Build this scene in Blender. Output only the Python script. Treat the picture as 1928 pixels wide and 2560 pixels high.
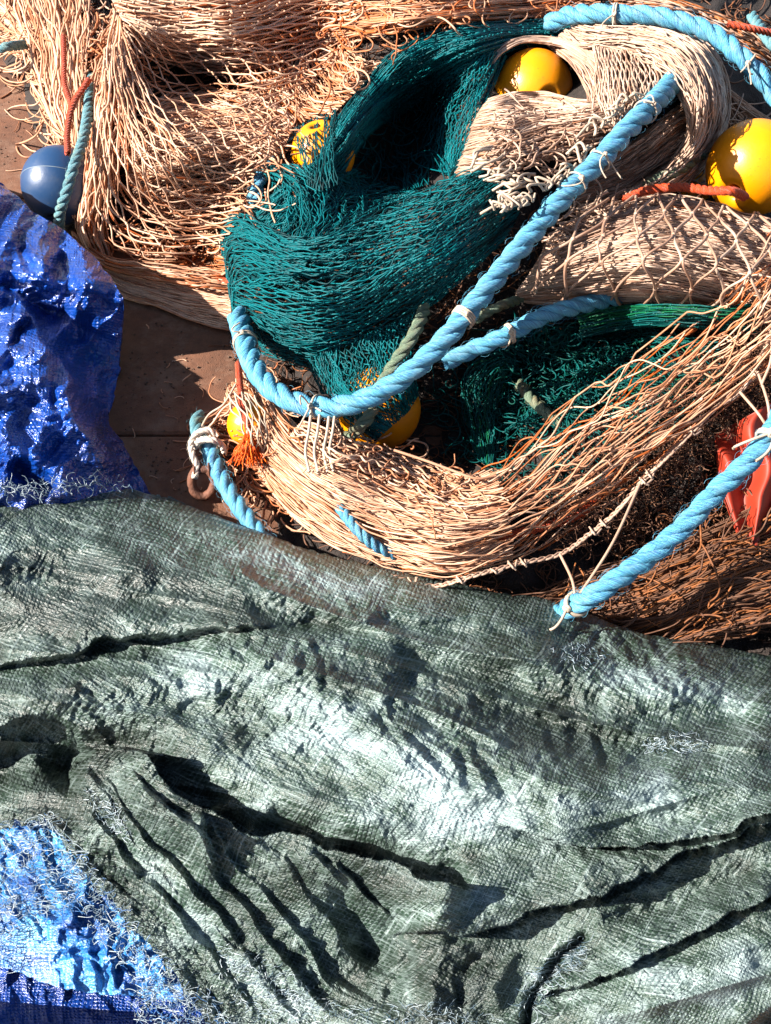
import bpy, math, numpy as np
from mathutils import Vector
R = math.radians
sc = bpy.context.scene
for o in list(bpy.data.objects): bpy.data.objects.remove(o)
col = sc.collection

# ------------------------------------------------------------------ camera
CAM = np.array([0.0, -1.133, 1.35]); PITCH = R(50); FPX = 2745.0
W0, H0_ = 1928.0, 2560.0
cd = bpy.data.cameras.new('camera'); cam = bpy.data.objects.new('camera', cd); col.objects.link(cam)
cam.location = CAM; cam.rotation_euler = (R(90) - PITCH, 0, 0)
cd.sensor_fit = 'VERTICAL'; cd.sensor_height = 24; cd.lens = 12 / (1280 / FPX)
cd.clip_start = 0.02; cd.clip_end = 500
sc.camera = cam
# ------------------------------------------------------------------ light
SUN = np.array([-0.82, -0.15, 0.57]); SUN /= np.linalg.norm(SUN)
w = bpy.data.worlds.new('World'); sc.world = w; w.use_nodes = True
nt = w.node_tree; bg = nt.nodes['Background']
sky = nt.nodes.new('ShaderNodeTexSky'); sky.sky_type = 'NISHITA'; sky.sun_disc = False
sky.sun_elevation = math.asin(SUN[2]); sky.sun_rotation = math.atan2(SUN[0], SUN[1])
nt.links.new(sky.outputs[0], bg.inputs[0]); bg.inputs[1].default_value = 0.05
sl = bpy.data.lights.new('sun', 'SUN'); so = bpy.data.objects.new('sun', sl); col.objects.link(so)
sl.energy = 5.0; sl.angle = R(0.5); sl.color = (1.0, 0.93, 0.84)
so.rotation_euler = Vector(SUN).to_track_quat('Z', 'Y').to_euler()
sc.view_settings.view_transform = 'Standard'; sc.view_settings.look = 'None'
sc.view_settings.exposure = 1.85; sc.view_settings.gamma = 1

# ------------------------------------------------------------------ maths helpers
UP = np.array([0, math.sin(PITCH), math.cos(PITCH)]); FW = np.array([0, math.cos(PITCH), -math.sin(PITCH)])
def P(u, v, h):
    """photo pixel (1928 x 2560) + height above the quay -> world point"""
    u = np.asarray(u, float); v = np.asarray(v, float); h = np.asarray(h, float)
    x = (u - 964) / FPX; y = (1280 - v) / FPX
    dy = y * UP[1] + FW[1]; dz = y * UP[2] + FW[2]
    t = (h - CAM[2]) / dz
    return np.stack(np.broadcast_arrays(CAM[0] + t * x, CAM[1] + t * dy, CAM[2] + t * dz), -1)
def depth(v, h):
    y = (1280 - np.asarray(v, float)) / FPX
    return (h - CAM[2]) / (y * UP[2] + FW[2])
def pxr(px, v, h): return px * depth(v, h) / FPX

def _hash(ix, iy, s):
    n = (ix * 374761393 + iy * 668265263 + s * 1274126177) & 0xffffffff
    n = ((n ^ (n >> 13)) * 1103515245) & 0xffffffff
    n = (n ^ (n >> 16)) * 2654435761 & 0xffffffff
    return ((n >> 8) & 0xffff) / 65535.0
def vn(x, y, s=0):
    x = np.asarray(x, float); y = np.asarray(y, float); x, y = np.broadcast_arrays(x, y)
    ix = np.floor(x).astype(np.int64); iy = np.floor(y).astype(np.int64)
    fx = x - ix; fy = y - iy; fx = fx * fx * fx * (fx * (fx * 6 - 15) + 10); fy = fy * fy * fy * (fy * (fy * 6 - 15) + 10)
    a = _hash(ix, iy, s); b = _hash(ix + 1, iy, s); c = _hash(ix, iy + 1, s); d = _hash(ix + 1, iy + 1, s)
    return ((a + (b - a) * fx) * (1 - fy) + (c + (d - c) * fx) * fy) * 2 - 1
def fbm(x, y, s=0, o=4, g=0.5):
    t = 0; a = 1.0
    for k in range(o): t = t + a * vn(x * 2 ** k + 17.3 * k, y * 2 ** k - 9.1 * k, s + k); a *= g
    return t
def ridged(x, y, s=0, o=3):
    t = 0; a = 1.0
    for k in range(o): t = t + a * (1 - 2 * np.abs(vn(x * 2 ** k + 5.1 * k, y * 2 ** k + 3.7 * k, s + k))); a *= 0.55
    return t
def worley(x, y, s=0):
    ix = np.floor(x).astype(np.int64); iy = np.floor(y).astype(np.int64)
    f1 = np.full(x.shape, 9.0); f2 = np.full(x.shape, 9.0); cid = np.zeros(x.shape)
    for dx in (-1, 0, 1):
        for dy in (-1, 0, 1):
            jx = ix + dx; jy = iy + dy
            px = jx + _hash(jx, jy, s); py = jy + _hash(jx, jy, s + 7)
            d = np.hypot(px - x, py - y)
            closer = d < f1
            f2 = np.where(closer, f1, np.minimum(f2, d)); cid = np.where(closer, _hash(jx, jy, s + 13), cid)
            f1 = np.where(closer, d, f1)
    return f1, f2, cid
def facets(x, y, s=0, n=7):
    """sum of bent triangle waves in random directions: flat facets between sharp creases"""
    rng = np.random.default_rng(s); t = 0
    for k in range(n):
        a = rng.random() * np.pi; f = 0.55 + 0.7 * rng.random(); q = (x * math.cos(a) + y * math.sin(a)) * f
        q = q + 1.1 * vn(x * 0.33 + 9 * k, y * 0.33 - 5 * k, s + k) + rng.random() * 9
        tr = np.abs((q % 1.0) - 0.5) * 2
        m = np.clip(0.25 + 1.1 * vn(x * 0.41 - 3 * k, y * 0.41 + 7 * k, s + 40 + k), 0, 1)
        t = t + (tr - 0.5) * m * 0.9
    return t
class TPS:
    def __init__(s, pts, lam=2e-3, lo=-0.05, hi=0.6):
        p = np.array(pts, float); s.c = p[:, :2] / 500; n = len(p); s.lo = lo; s.hi = hi
        r = np.hypot(*(s.c[:, None] - s.c[None]).transpose(2, 0, 1)); K = s.U(r) + lam * np.eye(n)
        Q = np.c_[np.ones(n), s.c]; A = np.block([[K, Q], [Q.T, np.zeros((3, 3))]])
        s.w = np.linalg.solve(A, np.r_[p[:, 2], 0, 0, 0])
    def U(s, r): return np.where(r > 0, r * r * np.log(np.maximum(r, 1e-9)), 0)
    def __call__(s, u, v):
        u, v = np.broadcast_arrays(np.asarray(u, float) / 500, np.asarray(v, float) / 500)
        t = s.w[-3] + s.w[-2] * u + s.w[-1] * v
        for k in range(len(s.c)): t = t + s.w[k] * s.U(np.hypot(u - s.c[k, 0], v - s.c[k, 1]))
        return np.clip(t, s.lo, s.hi)
def crs(pts, n, closed=False):
    """Catmull-Rom through pts resampled to n by arc length"""
    p = np.array(pts, float)
    if len(p) == 2: return p[0] + (p[1] - p[0]) * np.linspace(0, 1, n)[:, None]
    q = np.vstack([2 * p[0] - p[1], p, 2 * p[-1] - p[-2]])
    out = []
    for i in range(1, len(q) - 2):
        t = np.linspace(0, 1, 24, endpoint=False)[:, None]
        a, b, c, d = q[i - 1], q[i], q[i + 1], q[i + 2]
        out.append(0.5 * (2 * b + (c - a) * t + (2 * a - 5 * b + 4 * c - d) * t ** 2 + (3 * b - a - 3 * c + d) * t ** 3))
    o = np.vstack(out + [p[-1:]])
    L = np.r_[0, np.cumsum(np.linalg.norm(np.diff(o, axis=0), axis=1))]
    s = np.linspace(0, L[-1], n)
    return np.stack([np.interp(s, L, o[:, k]) for k in range(o.shape[1])], -1)

# ------------------------------------------------------------------ mesh helpers
def mesh_obj(name, verts, quads, mat, parent=None, attrs=None, smooth=True, uv=None):
    me = bpy.data.meshes.new(name)
    verts = np.ascontiguousarray(verts, dtype=np.float32).reshape(-1, 3); quads = np.asarray(quads, np.int32)
    k = quads.shape[1]
    me.vertices.add(len(verts)); me.vertices.foreach_set('co', verts.ravel())
    me.loops.add(quads.size); me.loops.foreach_set('vertex_index', quads.ravel())
    me.polygons.add(len(quads)); me.polygons.foreach_set('loop_start', np.arange(0, quads.size, k, dtype=np.int32))
    me.polygons.foreach_set('loop_total', np.full(len(quads), k, np.int32))
    me.polygons.foreach_set('use_smooth', np.full(len(quads), smooth, bool))
    for nm, a in (attrs or {}).items():
        at = me.attributes.new(nm, 'FLOAT', 'POINT'); at.data.foreach_set('value', np.asarray(a, np.float32).ravel())
    if uv is not None:
        at = me.attributes.new('cloth', 'FLOAT_VECTOR', 'POINT')
        at.data.foreach_set('vector', np.c_[uv, np.zeros(len(uv))].astype(np.float32).ravel())
    me.update(); me.validate()
    o = bpy.data.objects.new(name, me); col.objects.link(o); me.materials.append(mat)
    if parent: o.parent = parent
    return o
def grid_quads(n, m, off=0):
    i = np.arange(n - 1)[:, None] * m + np.arange(m - 1)[None]
    i = i.ravel() + off
    return np.stack([i, i + 1, i + m + 1, i + m], -1)
def tubes(lines, rad, sides=4, tint=None):
    """lines (S,N,3), rad (S,N) or scalar -> verts, quads, tint"""
    L = np.asarray(lines, float); S, N, _ = L.shape
    T = np.gradient(L, axis=1); T /= np.linalg.norm(T, axis=2, keepdims=True) + 1e-12
    ref = np.array([0.0, -0.5, 0.86]); A = np.cross(T, ref); A /= np.linalg.norm(A, axis=2, keepdims=True) + 1e-9
    B = np.cross(T, A)
    rad = np.broadcast_to(rad, (S, N))
    a = np.arange(sides) / sides * 2 * np.pi
    V = L[:, :, None] + rad[:, :, None, None] * (A[:, :, None] * np.cos(a)[None, None, :, None] + B[:, :, None] * np.sin(a)[None, None, :, None])
    base = (np.arange(S)[:, None, None] * N + np.arange(N - 1)[None, :, None]) * sides
    k = np.arange(sides)[None, None]; k2 = (k + 1) % sides
    Q = np.stack([base + k, base + k2, base + sides + k2, base + sides + k], -1).reshape(-1, 4)
    if tint is None: tint = np.zeros((S, N))
    tv = np.repeat(np.broadcast_to(np.asarray(tint), (S, N)).ravel(), sides)
    return V.reshape(-1, 3), Q, tv
class Pool:
    """collects tubes for one part"""
    def __init__(s): s.v = []; s.q = []; s.t = []; s.n = 0
    def add(s, vqt):
        v, q, t = vqt
        s.v.append(v); s.q.append(q + s.n); s.t.append(t); s.n += len(v)
    def build(s, name, mat, parent=None):
        return mesh_obj(name, np.vstack(s.v), np.vstack(s.q), mat, parent, {'tint': np.concatenate(s.t)})
def tag(o, label, cat, group=None, kind=None):
    o['label'] = label; o['category'] = cat
    if group: o['group'] = group
    if kind: o['kind'] = kind
    return o
def empty(name, loc, label, cat, group=None):
    o = bpy.data.objects.new(name, None); o.location = loc; o.empty_display_size = 0.05; col.objects.link(o)
    return tag(o, label, cat, group)
def adopt(e, objs):
    """parent meshes written in world coordinates to an empty"""
    for o in objs:
        o.parent = e; o.matrix_parent_inverse.identity(); o.location = -Vector(e.location)

# ------------------------------------------------------------------ materials
def mat(name):
    m = bpy.data.materials.new(name); m.use_nodes = True
    nt = m.node_tree; return m, nt, nt.nodes, nt.links, nt.nodes['Principled BSDF']
def ramp(N, Lk, src, stops):
    r = N.new('ShaderNodeValToRGB'); Lk.new(src, r.inputs[0])
    while len(r.color_ramp.elements) < len(stops): r.color_ramp.elements.new(0.5)
    for e, (p, c) in zip(r.color_ramp.elements, stops): e.position = p; e.color = (*c, 1)
    return r.outputs[0]
def noise(N, Lk, vec, scale, detail=3, rough=0.5):
    n = N.new('ShaderNodeTexNoise'); n.inputs['Scale'].default_value = scale; n.inputs['Detail'].default_value = detail
    n.inputs['Roughness'].default_value = rough
    if vec is not None: Lk.new(vec, n.inputs['Vector'])
    return n.outputs['Fac']
def mathn(N, Lk, op, a, b=None, c=None):
    m = N.new('ShaderNodeMath'); m.operation = op
    for i, x in enumerate((a, b, c)):
        if x is None: continue
        if isinstance(x, (int, float)): m.inputs[i].default_value = x
        else: Lk.new(x, m.inputs[i])
    return m.outputs[0]
def mixc(N, Lk, f, a, b, mode='MIX'):
    m = N.new('ShaderNodeMix'); m.data_type = 'RGBA'; m.blend_type = mode
    if isinstance(f, (int, float)): m.inputs[0].default_value = f
    else: Lk.new(f, m.inputs[0])
    for i, x in ((6, a), (7, b)):
        if isinstance(x, tuple): m.inputs[i].default_value = (*x, 1)
        else: Lk.new(x, m.inputs[i])
    return m.outputs[2]
def attr(N, name):
    a = N.new('ShaderNodeAttribute'); a.attribute_name = name; return a
def bump(N, Lk, h, strength, dist, prev=None):
    b = N.new('ShaderNodeBump'); b.inputs['Strength'].default_value = strength; b.inputs['Distance'].default_value = dist
    Lk.new(h, b.inputs['Height'])
    if prev is not None: Lk.new(prev, b.inputs['Normal'])
    return b.outputs[0]

def twine_mat(name, stops, rough=0.6, spec=0.4, tex=900):
    m, nt, N, Lk, B = mat(name)
    geo = N.new('ShaderNodeNewGeometry')
    t = attr(N, 'tint').outputs['Fac']
    n = noise(N, Lk, geo.outputs['Position'], 28, 4)
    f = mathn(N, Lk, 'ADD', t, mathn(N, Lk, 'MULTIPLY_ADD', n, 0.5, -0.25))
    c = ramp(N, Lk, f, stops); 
    fine = noise(N, Lk, geo.outputs['Position'], tex, 2)
    c2 = mixc(N, Lk, 1.0, c, ramp(N, Lk, fine, [(0.3, (0.7,) * 3), (0.7, (1.15,) * 3)]), 'MULTIPLY')
    Lk.new(c2, B.inputs['Base Color']); B.inputs['Roughness'].default_value = rough
    B.inputs['Specular IOR Level'].default_value = spec
    Lk.new(bump(N, Lk, fine, 0.5, 0.0006), B.inputs['Normal'])
    return m
M = {}
M['tan'] = twine_mat('tan twine', [(0.0, (0.58, 0.37, 0.25)), (0.4, (0.42, 0.20, 0.11)), (0.75, (0.32, 0.105, 0.035)), (1.0, (0.40, 0.085, 0.01))], 0.55)
M['pale'] = twine_mat('pale twine', [(0.0, (0.47, 0.335, 0.25)), (0.5, (0.32, 0.185, 0.125)), (0.8, (0.24, 0.12, 0.066)), (1.0, (0.34, 0.10, 0.022))], 0.5)
M['cord'] = twine_mat('pale cord', [(0.0, (0.42, 0.33, 0.25)), (1.0, (0.28, 0.19, 0.13))], 0.6)
M['brown'] = twine_mat('brown twine', [(0.0, (0.14, 0.065, 0.034)), (0.6, (0.08, 0.032, 0.016)), (1.0, (0.24, 0.08, 0.02))], 0.7)
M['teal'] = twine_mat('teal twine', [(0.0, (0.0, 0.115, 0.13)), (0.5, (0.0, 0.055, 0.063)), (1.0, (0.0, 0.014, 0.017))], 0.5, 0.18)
M['green'] = twine_mat('green twine', [(0.0, (0.002, 0.085, 0.078)), (0.5, (0.002, 0.05, 0.05)), (1.0, (0.003, 0.09, 0.035))], 0.5, 0.2)
M['orange'] = twine_mat('orange cord', [(0.0, (0.85, 0.15, 0.01)), (1.0, (0.65, 0.08, 0.01))], 0.5)
M['fray'] = twine_mat('frayed tape', [(0.0, (0.45, 0.52, 0.56)), (0.45, (0.14, 0.20, 0.24)), (0.7, (0.04, 0.08, 0.12)), (1.0, (0.02, 0.13, 0.38))], 0.35, 0.6)

def rope_mat(name, c0, c1, dirt, dirtamt=0.3):
    m, nt, N, Lk, B = mat(name)
    geo = N.new('ShaderNodeNewGeometry'); uv = attr(N, 'cloth').outputs['Vector']
    n = noise(N, Lk, geo.outputs['Position'], 40, 4)
    sp = N.new('ShaderNodeSeparateXYZ'); Lk.new(uv, sp.inputs[0])
    mp = N.new('ShaderNodeMapping'); mp.inputs['Scale'].default_value = (1.0, 5, 1); Lk.new(uv, mp.inputs[0])
    fib = noise(N, Lk, mp.outputs[0], 10, 3, 0.6); fib = ramp(N, Lk, fib, [(0.36, (0,) * 3), (0.64, (1,) * 3)])
    c = mixc(N, Lk, fib, c0, c1)
    dm = ramp(N, Lk, n, [(0.5, (0,) * 3), (0.75, (1,) * 3)])
    c = mixc(N, Lk, mathn(N, Lk, 'MULTIPLY', dm, dirtamt), c, dirt)
    fl = noise(N, Lk, geo.outputs['Position'], 420, 2)
    fk = ramp(N, Lk, fl, [(0.685, (0,) * 3), (0.70, (1,) * 3)])
    c = mixc(N, Lk, mathn(N, Lk, 'MULTIPLY', fk, 0.8), c, (0.03, 0.05, 0.07))
    Lk.new(c, B.inputs['Base Color']); B.inputs['Roughness'].default_value = 0.5
    B.inputs['Specular IOR Level'].default_value = 0.7
    Lk.new(bump(N, Lk, fib, 0.7, 0.0015), B.inputs['Normal'])
    return m
M['rope'] = rope_mat('blue rope', (0.0, 0.07, 0.25), (0.14, 0.50, 0.60), (0.22, 0.36, 0.36), 0.35)
M['rope_old'] = rope_mat('weathered blue rope', (0.03, 0.15, 0.20), (0.14, 0.30, 0.32), (0.18, 0.21, 0.12), 0.8)
M['rope_green'] = rope_mat('weathered green rope', (0.05, 0.10, 0.07), (0.18, 0.23, 0.14), (0.24, 0.10, 0.03), 0.6)

def float_mat(name, c, dirt, rough):
    m, nt, N, Lk, B = mat(name)
    tc = N.new('ShaderNodeTexCoord').outputs['Object']
    n = noise(N, Lk, tc, 14, 6, 0.65)
    s = noise(N, Lk, tc, 160, 3, 0.6)
    f = ramp(N, Lk, n, [(0.52, (0,) * 3), (0.78, (0.55,) * 3)])
    cc = mixc(N, Lk, f, c, dirt)
    sp = ramp(N, Lk, s, [(0.66, (0,) * 3), (0.72, (0.6,) * 3)])
    cc = mixc(N, Lk, sp, cc, dirt)
    Lk.new(cc, B.inputs['Base Color'])
    Lk.new(ramp(N, Lk, n, [(0.3, (rough - 0.06,) * 3), (0.8, (rough + 0.2,) * 3)]), B.inputs['Roughness'])
    Lk.new(bump(N, Lk, s, 0.12, 0.002), B.inputs['Normal'])
    B.inputs['Subsurface Weight'].default_value = 0.0
    return m
M['yellow'] = float_mat('yellow plastic', (0.72, 0.245, 0.0), (0.28, 0.095, 0.01), 0.36)
M['bluef'] = float_mat('dark blue plastic', (0.012, 0.042, 0.11), (0.07, 0.08, 0.09), 0.36)
def simple(name, c, rough, bs=0, bd=0.001, bscale=300, var=0.3, metal=0):
    m, nt, N, Lk, B = mat(name)
    tc = N.new('ShaderNodeTexCoord').outputs['Object']
    n = noise(N, Lk, tc, bscale / 6, 5, 0.6)
    Lk.new(mixc(N, Lk, 1.0, c, ramp(N, Lk, n, [(0.3, (1 - var,) * 3), (0.7, (1 + var * 0.6,) * 3)]), 'MULTIPLY'), B.inputs['Base Color'])
    B.inputs['Roughness'].default_value = rough; B.inputs['Metallic'].default_value = metal
    if bs: Lk.new(bump(N, Lk, noise(N, Lk, tc, bscale, 4), bs, bd), B.inputs['Normal'])
    return m
M['rust'] = simple('rusty iron', (0.13, 0.045, 0.022), 0.75, 0.8, 0.002, 260, 0.5)
M['rubber'] = simple('orange rubber', (0.26, 0.018, 0.003), 0.6, 0.25, 0.001, 120, 0.2)
M['dark'] = simple('float inside', (0.18, 0.09, 0.01), 0.6)
M['bed'] = simple('shade dark packed net', (0.022, 0.014, 0.011), 0.9, 1.0, 0.006, 240, 0.6)  # near-black colour stands for shade in the gaps between twines

def tarp_mat(name, dark, mid, pale, rough, weave_px, wstr, spec=0.6, coat=0.0, thread=(0.8, 0.85, 0.82), thr_amt=0.5):
    m, nt, N, Lk, B = mat(name)
    uv = attr(N, 'cloth').outputs['Vector']; wear_light = attr(N, 'wear_light').outputs['Fac']
    # distort weave slightly
    nz = N.new('ShaderNodeTexNoise'); nz.inputs['Scale'].default_value = 0.006; nz.inputs['Detail'].default_value = 1.5; Lk.new(uv, nz.inputs['Vector'])
    va = N.new('ShaderNodeVectorMath'); va.operation = 'MULTIPLY_ADD'; Lk.new(nz.outputs['Color'], va.inputs[0])
    va.inputs[1].default_value = (60, 60, 0); Lk.new(uv, va.inputs[2])
    sep = N.new('ShaderNodeSeparateXYZ'); Lk.new(va.outputs[0], sep.inputs[0])
    def wave(ch, per):
        s = mathn(N, Lk, 'SINE', mathn(N, Lk, 'MULTIPLY', ch, 2 * math.pi / per))
        return mathn(N, Lk, 'MULTIPLY_ADD', s, 0.5, 0.5)
    wx = wave(sep.outputs[0], weave_px); wy = wave(sep.outputs[1], weave_px)
    rib = mathn(N, Lk, 'MULTIPLY', wx, wy)
    wmax = mathn(N, Lk, 'MAXIMUM', mathn(N, Lk, 'POWER', wx, 5), mathn(N, Lk, 'POWER', wy, 5))
    def web(sc, wd, seed):
        v = N.new('ShaderNodeTexVoronoi'); v.feature = 'DISTANCE_TO_EDGE'; v.inputs['Scale'].default_value = sc; v.inputs['Randomness'].default_value = 1
        mp = N.new('ShaderNodeMapping'); mp.inputs['Location'].default_value = (seed * 91, seed * 37, 0); mp.inputs['Rotation'].default_value = (0, 0, seed); mp.inputs['Scale'].default_value = (1, 1.7, 1)
        ds = N.new('ShaderNodeTexNoise'); ds.inputs['Scale'].default_value = sc * 1.3; ds.inputs['Detail'].default_value = 2; Lk.new(uv, ds.inputs['Vector'])
        ad = N.new('ShaderNodeVectorMath'); ad.operation = 'MULTIPLY_ADD'; Lk.new(ds.outputs['Color'], ad.inputs[0]); ad.inputs[1].default_value = (.5 / sc, .5 / sc, 0); Lk.new(uv, ad.inputs[2])
        Lk.new(ad.outputs[0], mp.inputs[0]); Lk.new(mp.outputs[0], v.inputs['Vector'])
        return ramp(N, Lk, v.outputs['Distance'], [(0.0, (1,) * 3), (wd, (0,) * 3)])
    w1 = web(0.012, .07, 1); w2 = web(0.030, .10, 2); webs = mathn(N, Lk, 'MAXIMUM', w1, mathn(N, Lk, 'MULTIPLY', w2, .7))
    webn = ramp(N, Lk, noise(N, Lk, uv, 0.012, 3), [(0.42, (0,) * 3), (0.62, (1,) * 3)]); webs = mathn(N, Lk, 'MULTIPLY', webs, webn)
    br = noise(N, Lk, uv, 0.045, 5, 0.7)      # breaks up the weave
    br2 = ramp(N, Lk, br, [(0.38, (0.15,) * 3), (0.62, (1,) * 3)])
    w_ = mathn(N, Lk, 'MULTIPLY', wmax, br2)
    # irregular threads (scratches) in both weave directions
    def scr(sx, sy, seed):
        mp = N.new('ShaderNodeMapping'); mp.inputs['Scale'].default_value = (sx, sy, 1); mp.inputs['Location'].default_value = (seed, seed, 0); mp.inputs['Rotation'].default_value = (0, 0, seed * 0.1)
        Lk.new(va.outputs[0], mp.inputs[0]); return noise(N, Lk, mp.outputs[0], 1.0, 3, 0.7)
    s1 = scr(0.007, 0.13, 1); s2 = scr(0.13, 0.007, 2)
    sc_ = mathn(N, Lk, 'MAXIMUM', s1, s2)
    thr = ramp(N, Lk, sc_, [(0.57, (0,) * 3), (0.64, (1,) * 3)])
    big = noise(N, Lk, uv, 0.006, 6, 0.62)
    f = mathn(N, Lk, 'ADD', mathn(N, Lk, 'MULTIPLY_ADD', big, 1.5, -0.6), wear_light)
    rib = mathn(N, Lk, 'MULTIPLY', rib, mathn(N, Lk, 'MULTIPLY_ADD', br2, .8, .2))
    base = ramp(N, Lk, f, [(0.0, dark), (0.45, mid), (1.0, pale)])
    thr_f = ramp(N, Lk, f, [(0.05, (.25,) * 3), (0.6, (1,) * 3)])
    tam = mathn(N, Lk, 'MULTIPLY', mathn(N, Lk, 'MULTIPLY', thr_f, 1.0), mathn(N, Lk, 'MAXIMUM', mathn(N, Lk, 'MULTIPLY', w_, 0.95), mathn(N, Lk, 'MAXIMUM', thr, mathn(N, Lk, 'MULTIPLY', webs, .8))))
    tam = mathn(N, Lk, 'MULTIPLY', tam, thr_amt)
    c = mixc(N, Lk, tam, base, thread)
    Lk.new(c, B.inputs['Base Color'])
    rr = noise(N, Lk, uv, 0.09, 3)
    Lk.new(ramp(N, Lk, rr, [(0.3, (rough - 0.10,) * 3), (0.7, (rough + 0.14,) * 3)]), B.inputs['Roughness'])
    B.inputs['Specular IOR Level'].default_value = spec
    B.inputs['Coat Weight'].default_value = coat; B.inputs['Coat Roughness'].default_value = 0.2
    spk = noise(N, Lk, uv, 0.30, 2, 0.6)
    b0 = bump(N, Lk, spk, 0.6, 0.0006)
    b1 = bump(N, Lk, mathn(N, Lk, 'ADD', rib, mathn(N, Lk, 'MULTIPLY', sc_, 1.6)), wstr, 0.0014, b0)
    cr = noise(N, Lk, uv, 0.055, 3, 0.55)
    b2 = bump(N, Lk, mathn(N, Lk, 'MULTIPLY_ADD', webs, .5, cr), 0.85, 0.0020, b1)
    Lk.new(b2, B.inputs['Normal']); Lk.new(b2, B.inputs['Coat Normal'])
    return m
M['gtarp'] = tarp_mat('green woven tarpaulin', (0.003, 0.009, 0.004), (0.018, 0.042, 0.026), (0.25, 0.325, 0.35), 0.44, 11, 1.0, .45, coat=.13, thread=(0.34,0.42,0.42), thr_amt=0.75)
M['btarp'] = tarp_mat('blue woven tarpaulin', (0.0, 0.015, 0.12), (0.0, 0.042, 0.27), (0.0, 0.08, 0.40), 0.36, 10, 1.0, 0.3, coat=1.0, thread=(0.03, 0.14, 0.7), thr_amt=0.3)
M['ltarp'] = tarp_mat('light blue woven tarpaulin', (0.0, 0.04, 0.22), (0.0, 0.13, 0.40), (0.08, 0.33, 0.50), 0.35, 10, 0.6, 0.7, thread=(0.4, 0.7, 0.9), thr_amt=0.3)

def ground_mat():
    m, nt, N, Lk, B = mat('brown quay concrete')
    p = N.new('ShaderNodeTexCoord').outputs['Object']
    n1 = noise(N, Lk, p, 4, 6, 0.6); n2 = noise(N, Lk, p, 60, 5, 0.65); n3 = noise(N, Lk, p, 420, 3, 0.6)
    c = ramp(N, Lk, n1, [(0.3, (0.075, 0.029, 0.013)), (0.5, (0.135, 0.054, 0.026)), (0.7, (0.21, 0.098, 0.052))])
    c = mixc(N, Lk, 1.0, c, ramp(N, Lk, n2, [(0.3, (0.72,) * 3), (0.7, (1.18,) * 3)]), 'MULTIPLY')
    pit = ramp(N, Lk, n3, [(0.30, (0.3,) * 3), (0.38, (1,) * 3)])
    st = noise(N, Lk, p, 11, 8, 0.75); c = mixc(N, Lk, ramp(N, Lk, st, [(0.5, (0,) * 3), (0.62, (.55,) * 3)]), c, (0.20, 0.12, 0.08))
    c = mixc(N, Lk, 1.0, c, pit, 'MULTIPLY')
    Lk.new(c, B.inputs['Base Color']); B.inputs['Roughness'].default_value = 0.85
    h = mathn(N, Lk, 'ADD', mathn(N, Lk, 'MULTIPLY', n2, 0.6), n3)
    Lk.new(bump(N, Lk, h, 0.55, 0.003), B.inputs['Normal'])
    return m
M['ground'] = ground_mat()

# ------------------------------------------------------------------ setting: quay of big slabs
JY = float(P(420, 1085, 0)[1]); JX = float(P(20, 480, 0)[0])
def slab_ground():
    base = mesh_obj('ground', [(-60, -60, -0.05), (60, -60, -0.05), (60, 60, -0.05), (-60, 60, -0.05)], [[0, 1, 2, 3]], M['ground'])
    base['kind'] = 'structure'
    V = []; Q = []; n = 0
    JY2 = float(P(30, 493, 0)[1]); g = 0.0028
    ys = [JY - 2.4, JY - 1.6, JY - 0.8, JY, JY2, JY2 + 0.8, JY2 + 1.6, JY2 + 2.4]
    for i in range(len(ys) - 1):
        off = 0.37 * i
        for k in range(-4, 4):
            x0 = JX + k * 1.3 + off; x1 = x0 + 1.3; y0, y1 = ys[i], ys[i + 1]
            b = 0.004
            ring = [(0, -0.05), (0, -b), (b, 0)]
            vs = []
            for d, z in ring:
                vs += [(x0 + g + d, y0 + g + d, z), (x1 - g - d, y0 + g + d, z), (x1 - g - d, y1 - g - d, z), (x0 + g + d, y1 - g - d, z)]
            V += vs
            for r_ in range(2):
                for c in range(4): Q.append([n + r_ * 4 + c, n + r_ * 4 + (c + 1) % 4, n + r_ * 4 + 4 + (c + 1) % 4, n + r_ * 4 + 4 + c])
            Q.append([n + 8, n + 9, n + 10, n + 11]); n += 12
    o = mesh_obj('pavement', V, Q, M['ground'], smooth=False); o['kind'] = 'structure'
slab_ground()

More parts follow.
